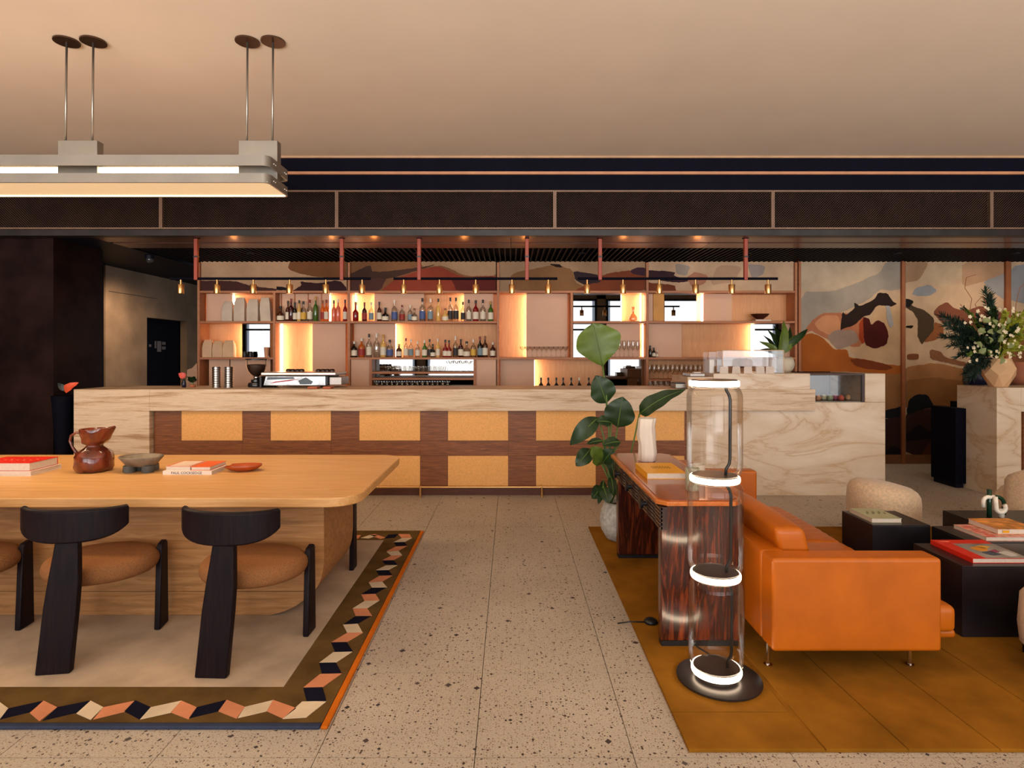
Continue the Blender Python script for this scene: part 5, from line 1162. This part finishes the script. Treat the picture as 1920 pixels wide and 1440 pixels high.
for k in range(7): obj('printed_mark', MB().leaf((2.44 + 0.02 * k, 4.1 + 0.03 * (k % 2), CT + 0.0325), (2.455 + 0.02 * k, 4.15 + 0.03 * (k % 2), CT + 0.0325), 0.012, (0, 0, 1), 0, 0), plain('mark_olive', rgb(110, 108, 70), 0.6), sb, fix=False)
p1 = book('wide red and white patterned book at the bottom of pair', 2.86, 3.22, 3.61, 3.88, CT + 0.0005, CT + 0.024, plain('patterned_cover', rgb(214, 150, 130), 0.5, var=0.2, vs=30), 'none')
for k in range(8): obj('printed_mark', B(2.87 + 0.015 * (k % 3), 2.93 + 0.01 * (k % 2), 3.62 + 0.03 * k, 3.632 + 0.03 * k, CT + 0.024, CT + 0.0244), REDC, p1)
p2 = book('thick orange and white book on top of patterned one', 2.97, 3.23, 3.66, 3.90, CT + 0.025, CT + 0.058, plain('ochre_cover', rgb(206, 134, 60), 0.5, var=0.3, vs=14), 'none')
for k in range(2): obj('printed_mark', B(3.0 + 0.16 * k, 3.04 + 0.16 * k, 3.6595, 3.66, CT + 0.034, CT + 0.05), YELC, p2)
# big red book
RZ0 = CT - 0.0025
x0, y0, x1, y1 = 2.49, 3.235, 2.80, 3.56
rbk = book('large red book with flower photo on nearest cube table', x0, x1, y0, y1, RZ0, RZ0 + 0.026, REDC, 'left')
zc_ = RZ0 + 0.026
obj('cover_picture', B(x0 + 0.075, x1 - 0.002, y0 + 0.004, y1 - 0.075, zc_, zc_ + 0.0006), plain('photo_grey', rgb(150, 142, 134), 0.35, var=0.2, vs=12), rbk)
for c, pts in (((226, 148, 40), [(.11, .17), (.17, .2), (.21, .17), (.18, .12), (.13, .12)]), ((230, 168, 60), [(.16, .2), (.22, .22), (.25, .19), (.2, .16)]), ((150, 60, 90), [(.18, .12), (.24, .15), (.23, .1), (.19, .09)]), ((70, 78, 92), [(.12, .1), (.19, .12), (.21, .06), (.14, .04)]), ((200, 196, 190), [(.21, .1), (.28, .12), (.29, .05), (.23, .03)])):
    obj('printed_petal', MB().prism(chaikin([(x0 + a, y0 + b_) for a, b_ in pts]), zc_ + 0.0006, zc_ + 0.0012), plain('petal_%d' % c[2], rgb(*c), 0.4), rbk)
obj('title_line', B(x0 + 0.03, x0 + 0.085, y1 - 0.04, y1 - 0.025, zc_, zc_ + 0.0005), plain('title_salmon', rgb(236, 120, 96), 0.5), rbk)
# looped vase
lx, ly, lz = X(1864, 4.12), 4.12, CT + 0.0045
lv = thing('looped_vase', 'sculptural white and green vase of bent tubes on cube table', 'vase', (lx, ly, lz))
WT = plain('white_glaze', rgb(226, 214, 196), 0.2); GG = plain('green_glaze', rgb(18, 52, 34), 0.12)
def arc(cx, cz, r, a0, a1, n=10): return [(cx + r * math.cos(math.radians(a0 + (a1 - a0) * k / n)), ly, cz + r * math.sin(math.radians(a0 + (a1 - a0) * k / n))) for k in range(n + 1)]
obj('white_tube', MB().tube([(lx - 0.075, ly, lz + 0.07)] + arc(lx - 0.04, lz + 0.105, 0.035, 180, 70) + [(lx + 0.0, ly, lz + 0.142)], 0.013, 12), WT, lv, smooth=True)
obj('white_tube', MB().tube([(lx - 0.008, ly - 0.02, lz + 0.145), (lx - 0.004, ly - 0.02, lz + 0.10)] + [(p[0], ly - 0.02, p[2]) for p in arc(lx + 0.03, lz + 0.07, 0.032, 180, 400, 14)], 0.014, 12), WT, lv, smooth=True)
obj('green_tube', MB().tube([(lx + 0.01, ly + 0.02, lz + 0.12)] + [(p[0], ly + 0.02, p[2]) for p in arc(lx + 0.035, lz + 0.085, 0.05, 110, -10)] + [(lx + 0.083, ly + 0.02, lz + 0.013)], 0.013, 12), GG, lv, smooth=True)
obj('green_tube', MB().tube([(lx - 0.025, ly + 0.01, lz), (lx - 0.025, ly + 0.01, lz + 0.19)], 0.015, 12), GG, lv, smooth=True)
obj('white_tube', MB().tube([(lx + 0.05, ly, lz + 0.0), (lx + 0.05, ly, lz + 0.06)], 0.018, 12), WT, lv, smooth=True)
# pouf
m = MB(); prof = [(0.02, 0.0), (0.24, 0.0), (0.268, 0.02), (0.276, 0.08)] + [(0.278, 0.1 + 0.05 * k) for k in range(6)] + [(0.272, 0.41), (0.25, 0.45), (0.21, 0.478), (0.12, 0.492), (0.02, 0.495)]
m.lathe(prof, 48); m.v = [(x, y, z - (0.16 * x * (z / 0.5) ** 2 if z > 0.2 else 0) - 0.02 * (z > 0.3)) for x, y, z in m.v]
o = obj('pouf', m, CREAM, smooth=True); o.location = (3.04, 4.90, MT); o.scale = (0.95, 0.95, 0.98); tag(o, 'round cream boucle pouf with sloping top behind cube tables', 'pouf')
# barrel armchairs
def barrel(label, cx, cy, r, h, rz):
    t = thing('barrel_armchair', label, 'armchair', (cx, cy, MT), rz, 'cream barrel armchairs')
    m = MB(); n = 28; vs = []; fs = []
    pr = [(r - 0.02, 0.09), (r, 0.12), (r + 0.01, h * .5), (r, h - 0.06), (r - 0.03, h - 0.01), (r - 0.065, h), (r - 0.1, h - 0.02), (r - 0.12, h - 0.07), (r - 0.12, 0.2), (r - 0.1, 0.09)]
    for i in range(n + 1):
        u = i / n; a = math.radians(-20 + 220 * u); k = 1 - 0.25 * abs(2 * u - 1) ** 3
        for rr, z in pr: vs.append((rr * math.cos(a), rr * math.sin(a), 0.09 + (z - 0.09) * k))
    q = len(pr)
    for i in range(n):
        for k in range(q): fs.append((i * q + k, i * q + (k + 1) % q, (i + 1) * q + (k + 1) % q, (i + 1) * q + k))
    fs += [tuple(range(q)), tuple(reversed(range(n * q, n * q + q)))]
    obj('backrest', m.add(vs, fs), CREAM, t, smooth=True, local=True)
    obj('seat', MB().lathe([(0.05, 0.1), (r - 0.06, 0.1), (r - 0.03, 0.15), (r - 0.03, 0.3), (r - 0.07, 0.36), (0.05, 0.38)], 40), CREAM, t, smooth=True, local=True)
    for a in (45, 135, 225, 315): obj('foot', B(-0.02, 0.02, -0.02, 0.02, 0, 0.1), CHAIRW, t, local=True, bevel=0.003).location = ((r - 0.06) * math.cos(math.radians(a)), (r - 0.06) * math.sin(math.radians(a)), 0)
    return t
barrel('cream boucle armchair cut by right edge behind the looped vase', 4.49, 4.95, 0.42, 0.66, math.radians(200))
barrel('cream boucle armchair cut by right edge in the foreground', 2.815, 2.8, 0.36, 0.50, math.radians(180))

# ------------------------------------------------------------------ host stand at right with bouquet
YH = 6.38
hx0, hx1 = X(1869, YH), 7.2; hz = Z(727, YH)
hs = thing('stone_plinth', 'pale stone reception plinth with slatted wood inset at right edge', 'plinth', (5.9, YH, 0))
obj('side_slab', B(hx0, hx0 + 0.26, YH, 6.95, 0, hz), MARB, hs, bevel=0.003)
obj('top_slab', B(hx0 + 0.261, hx1, YH, 6.95, Z(772, YH), hz), MARB, hs, bevel=0.003)
obj('body', B(hx0 + 0.262, hx1, YH + 0.1, 6.9, 0, Z(772, YH) - 0.002), BLACK, hs)
for k in range(26): obj('slat', B(hx0 + 0.265 + k * 0.066, hx0 + 0.265 + k * 0.066 + 0.058, YH + 0.06, YH + 0.099, 0, Z(772, YH) - 0.003), WALNUT, hs)
db = thing('host_stand', 'narrow black metal cabinet beside the stone plinth', 'cabinet', (5.1, 6.9, 0))
obj('case', B(X(1794, 6.78), 5.16, 6.80, 7.2, 0.05, Z(766, 6.78)), BLACK, db, bevel=0.004)
obj('foot', B(X(1794, 6.78) + 0.02, 5.14, 6.82, 7.18, 0, 0.048), DARK, db)
# faceted vase and flowers
fvx, fvy = X(1872, 6.6), 6.6
fv = thing('flower_arrangement', 'faceted peach vase with wild white and green bouquet', 'bouquet', (fvx, fvy, hz))
m = MB(); rs = [(0.085, 0.0), (0.155, 0.13), (0.158, 0.2), (0.115, 0.31)]; seg = 7; vs = []
for k, (r, z) in enumerate(rs):
    for i in range(seg): a = 2 * PI * (i + 0.5 * (k % 2)) / seg; vs.append((fvx + r * math.cos(a), fvy + r * math.sin(a), hz + z))
fs = [tuple(reversed(range(seg)))]
for k in range(3):
    for i in range(seg):
        a, b_, c, d = k * seg + i, k * seg + (i + 1) % seg, (k + 1) * seg + i, (k + 1) * seg + (i + 1) % seg
        if k % 2 == 0: fs += [(a, b_, c), (b_, d, c)]
        else: fs += [(a, b_, d), (a, d, c)]
obj('vase', m.add(vs, fs), VASEF, fv)
rn = random.Random(11)
V0 = Vector((fvx, fvy, hz + 0.3))
def spray(tip, n, ln_, mat, nm, wdt=0.006):
    m = MB(); tp = Vector(tip); d = tp - V0; L = d.length
    pts = [V0 + d * q + Vector((0, 0, 0.06 * math.sin(q * PI))) for q in [i / 6 for i in range(7)]]
    m.tube(pts, [0.006 - 0.0007 * i for i in range(7)], 5)
    for k in range(n):
        q = 0.25 + 0.75 * rn.random(); b0 = V0 + d * q + Vector((0, 0, 0.06 * math.sin(q * PI)))
        dr = Vector((rn.gauss(0, 1), rn.gauss(0, 1), rn.gauss(0, 1))).normalized() * 0.75 + d.normalized() * 0.9
        e = b0 + dr.normalized() * ln_ * (1.1 - 0.5 * q); s_ = dr.cross(Vector((rn.random(), rn.random(), rn.random()))).normalized() * wdt
        m.add([b0 - s_ * .6, e, b0 + s_ * .6, b0 + (e - b0) * .5 + s_], [(0, 1, 3), (0, 3, 2)])
    return obj(nm, m, mat, fv, fix=False)
def T(px, py, Y): return (X(px, Y), Y, Z(py, Y))
for p in ((1764, 592, 6.5), (1772, 610, 6.45), (1768, 632, 6.55), (1780, 648, 6.45), (1796, 668, 6.4), (1790, 600, 6.75), (1848, 545, 6.65), (1856, 556, 6.6), (1800, 620, 6.5), (1805, 640, 6.6), (1815, 655, 6.4), (1790, 634, 6.5), (1810, 700, 6.35), (1818, 712, 6.5), (1785, 616, 6.6)):
    spray(T(*p), 170, 0.13, PINE, 'conifer_sprig', 0.007)
for k in range(22):
    a = rn.random() * PI; p = T(1806 + 110 * rn.random(), 575 + 100 * rn.random(), 6.25 + 0.6 * rn.random())
    spray(p, 45, 0.08, (LEAFD, LEAFG, PINE)[k % 3], 'greenery_sprig', 0.02)
for k in range(14):
    p = T(1885 + 60 * rn.random(), 570 + 100 * rn.random(), 6.3 + 0.5 * rn.random()); spray(p, 45, 0.08, LEAFY, 'lime_sprig', 0.02)
for k in range(70):
    px, py = 1808 + 105 * rn.random(), 570 + 110 * rn.random(); c = Vector(T(px, py, 6.22 + 0.3 * rn.random())); m = MB()
    rr = 0.014 + 0.012 * rn.random()
    for j in range(6):
        a = 2 * PI * j / 6 + rn.random(); e = c + Vector((math.cos(a) * rr, -0.008, math.sin(a) * rr)); sd = Vector((-math.sin(a), 0, math.cos(a))) * rr * .35
        m.add([c, (c + e) / 2 + sd, e, (c + e) / 2 - sd], [(0, 1, 2, 3)])
    obj('blossom', m, FLOWER, fv, fix=False)
for k in range(16):
    c = Vector(T(1815 + 85 * rn.random(), 600 + 85 * rn.random(), 6.2 + 0.2 * rn.random())); a = rn.random() * 2 * PI
    obj('leaf', MB().leaf(c, c + Vector((math.cos(a) * .08, -.02, math.sin(a) * .08)), 0.06, (0.2, -1, 0.3)), plain('pale_leaf', rgb(128, 136, 84), 0.6), fv, smooth=True, fix=False)
for pts in (((1840, 640), (1818, 585), (1822, 560), (1809, 540), (1812, 520), (1830, 515)), ((1860, 640), (1828, 570), (1842, 555), (1850, 570)), ((1900, 630), (1905, 570), (1912, 540), (1925, 530)), ((1830, 620), (1812, 585), (1808, 580), (1800, 570))):
    obj('curly_twig', MB().tube([T(a, b_, 6.5 + 0.04 * i) for i, (a, b_) in enumerate(pts)], 0.0035, 5), TWIG, fv)
o = lathe_obj('blue_vase', 'large midnight blue vase half hidden behind faceted vase', 'vase', [(0.07, 0), (0.14, 0.08), (0.19, 0.26), (0.18, 0.42), (0.12, 0.52), (0.1, 0.55)], (X(1840, 7.35), 7.35, 0.93), BLUEV, 32)
tag(obj('vase_stand', B(X(1840, 7.35) - 0.2, 6.6, 7.22, 7.6, 0, 0.928), BLACK, bevel=0.004), 'black sideboard behind stone plinth carrying the blue vase', 'sideboard')
lathe_obj('terracotta_pot', 'round terracotta pot at right picture edge behind plinth', 'pot', [(0.1, 0), (0.15, 0.05), (0.17, 0.14), (0.14, 0.26), (0.12, 0.3)], (X(1915, 7.4), 7.4, 0.93 + 0.19), TERRA, 28)
tag(obj('dark_tray', MB().lathe([(0.2, 0), (0.22, 0.188), (0.2, 0.189)], 28, (X(1915, 7.4), 7.4, 0.93)), RUBBER), 'dark round stand under the terracotta pot', 'stand')

# ------------------------------------------------------------------ big plant in the speckled pot
PX0, PY0 = 0.90, 4.88
bp_ = thing('bird_of_paradise_plant', 'tall broad leaved plant in a round speckled white pot behind desk', 'plant', (PX0, PY0, 0.0))
obj('pot', MB().lathe([(0.09, MT), (0.125, 0.03), (0.165, 0.1), (0.178, 0.17), (0.168, 0.25), (0.14, 0.31), (0.125, 0.325), (0.115, 0.315), (0.12, 0.28)], 40, (PX0, PY0, 0)), POTW, bp_, smooth=True)
obj('soil', MB().lathe([(0.115, 0.27), (0.115, 0.285)], 24, (PX0, PY0, 0)), plain('soil', (0.02, 0.012, 0.008, 1), 0.9), bp_)
def TP(px, py, dy=0.0): Y = PY0 + dy; return Vector((X(px, Y), Y, Z(py, Y)))
base = Vector((X(1143, PY0), PY0, 0.285))
def big_leaf(bx_, by_, tx, ty, w, mat, d0=0.0, d1=0.0, nrm=(0.1, -1, 0.15), fold=0.22, droop=0.08, stem=(), shape=1.4):
    b0 = TP(bx_, by_, d0); t0 = TP(tx, ty, d1)
    lf = obj('leaf', MB().leaf(b0, t0, w * PY0 / F, nrm, fold, droop, shape, 14), mat, bp_, smooth=True, fix=False)
    obj('midrib', MB().tube([b0 + (t0 - b0) * q + Vector((0, -0.004, 0)) + Vector(nrm).normalized() * (droop * (t0 - b0).length * (q * (1 - q) * 4 - 0.3 * q)) for q in (0, .2, .4, .6, .8, .95)], [0.006, 0.005, 0.004, 0.003, 0.002, 0.001], 6), STEMG, lf, smooth=True)
    obj('stem', MB().tube([base] + [TP(a, b_) for a, b_ in stem] + [b0], 0.0065, 8), STEMG, bp_, smooth=True)
big_leaf(1130, 686, 1112, 606, 88, LEAFG, stem=((1143, 880), (1141, 800), (1136, 730)), droop=0.03, fold=0.16, shape=1.95)
big_leaf(1137, 756, 1117, 704, 50, LEAFD, 0.02, -0.02, stem=((1144, 880), (1141, 800)), fold=0.2)
big_leaf(1158, 801, 1168, 744, 58, LEAFD, 0.0, -0.05, stem=((1146, 880), (1152, 840)), nrm=(-0.3, -1, 0.3), fold=0.1)
big_leaf(1122, 783, 1069, 834, 34, LEAFD, 0, -0.06, (0.4, -1, 0.8), 0.25, 0.2, ((1143, 880), (1132, 820)))
big_leaf(1146, 792, 1118, 790, 24, LEAFD, 0, -0.05, (0.2, -1, 0.7), 0.2, 0.1, ((1143, 880), (1144, 830)))
big_leaf(1199, 776, 1285, 729, 34, LEAFD, 0, -0.05, (-0.3, -1, 0.7), 0.15, 0.14, ((1165, 900), (1183, 850), (1192, 810)), 0.85)
big_leaf(1107, 842, 1080, 874, 30, LEAFD, 0, -0.08, (0.4, -1, 0.6), 0.15, 0.08, ((1142, 880),))
big_leaf(1128, 870, 1108, 838, 34, LEAFG, -0.02, -0.1, (0.3, -1, 0.4), 0.1, 0.08, ((1142, 900),))
big_leaf(1130, 868, 1150, 842, 30, LEAFD, 0, -0.08, (-0.3, -1, 0.4), 0.2, 0.1, ((1142, 900),))
big_leaf(1163, 828, 1130, 834, 22, LEAFD, 0, -0.05, (0, -1, 0.8), 0.2, 0.1, ((1144, 900), (1150, 850)))
big_leaf(1130, 826, 1100, 832, 14, LEAFD, 0, -0.03, (0, -1, 0.8), 0.2, 0.1, ((1144, 900),))
big_leaf(1128, 912, 1110, 935, 24, LEAFD, -0.03, -0.12, (0.2, -1, 0.4), 0.1, 0.1)
big_leaf(1132, 912, 1142, 944, 24, LEAFD, -0.05, -0.16, (-0.2, -1, 0.3), 0.15, 0.1)
big_leaf(1146, 895, 1150, 930, 22, LEAFD, -0.03, -0.14, (0.2, -1, 0.3), 0.15, 0.1)
big_leaf(1132, 900, 1122, 945, 16, LEAFD, 0.0, -0.12, (0.2, -1, 0.3), 0.15, 0.1)
big_leaf(1140, 850, 1152, 900, 20, LEAFD, 0.0, -0.06, (0.2, -1, 0.3), 0.15, 0.1)

# small recessed downlights washing the mural and shelving wall
for k, xx in enumerate((-3.3, -1.2, 0.9, 3.0, 4.9, 6.4)):
    t = thing('downlight', 'tiny recessed black downlight in the bar ceiling, %s from left' % ORD[k], 'downlight', (xx, 7.6, BARZ), 0, 'recessed downlights')
    obj('trim_ring', MB().lathe([(0.03, 0), (0.045, 0.0), (0.045, 0.006), (0.03, 0.006)], 20, (xx, 7.6, BARZ - 0.0065), caps=False), DARK, t)
    l = bpy.data.lights.new('downlight_beam', 'SPOT'); l.energy = 26 if k > 3 else 12; l.color = (1, 0.80, 0.58); l.spot_size = math.radians(120); l.spot_blend = 1.0; l.shadow_soft_size = 0.1
    o = bpy.data.objects.new('downlight_beam', l); o.location = (xx, 7.45, BARZ - 0.03); COL.objects.link(o)
    o.rotation_euler = Vector((0, 0.75, -1.0)).to_track_quat('-Z', 'Y').to_euler()
# lamp over the passage at the left
l = bpy.data.lights.new('passage_light', 'SPOT'); l.energy = 150; l.color = (1, 0.74, 0.5); l.spot_size = math.radians(80); l.spot_blend = 1.0; l.shadow_soft_size = 0.08
o = bpy.data.objects.new('passage_light', l); o.location = (-4.95, 8.05, 2.7); COL.objects.link(o)
o.rotation_euler = Vector((-0.88, 1.0, -1.15)).to_track_quat('-Z', 'Y').to_euler()
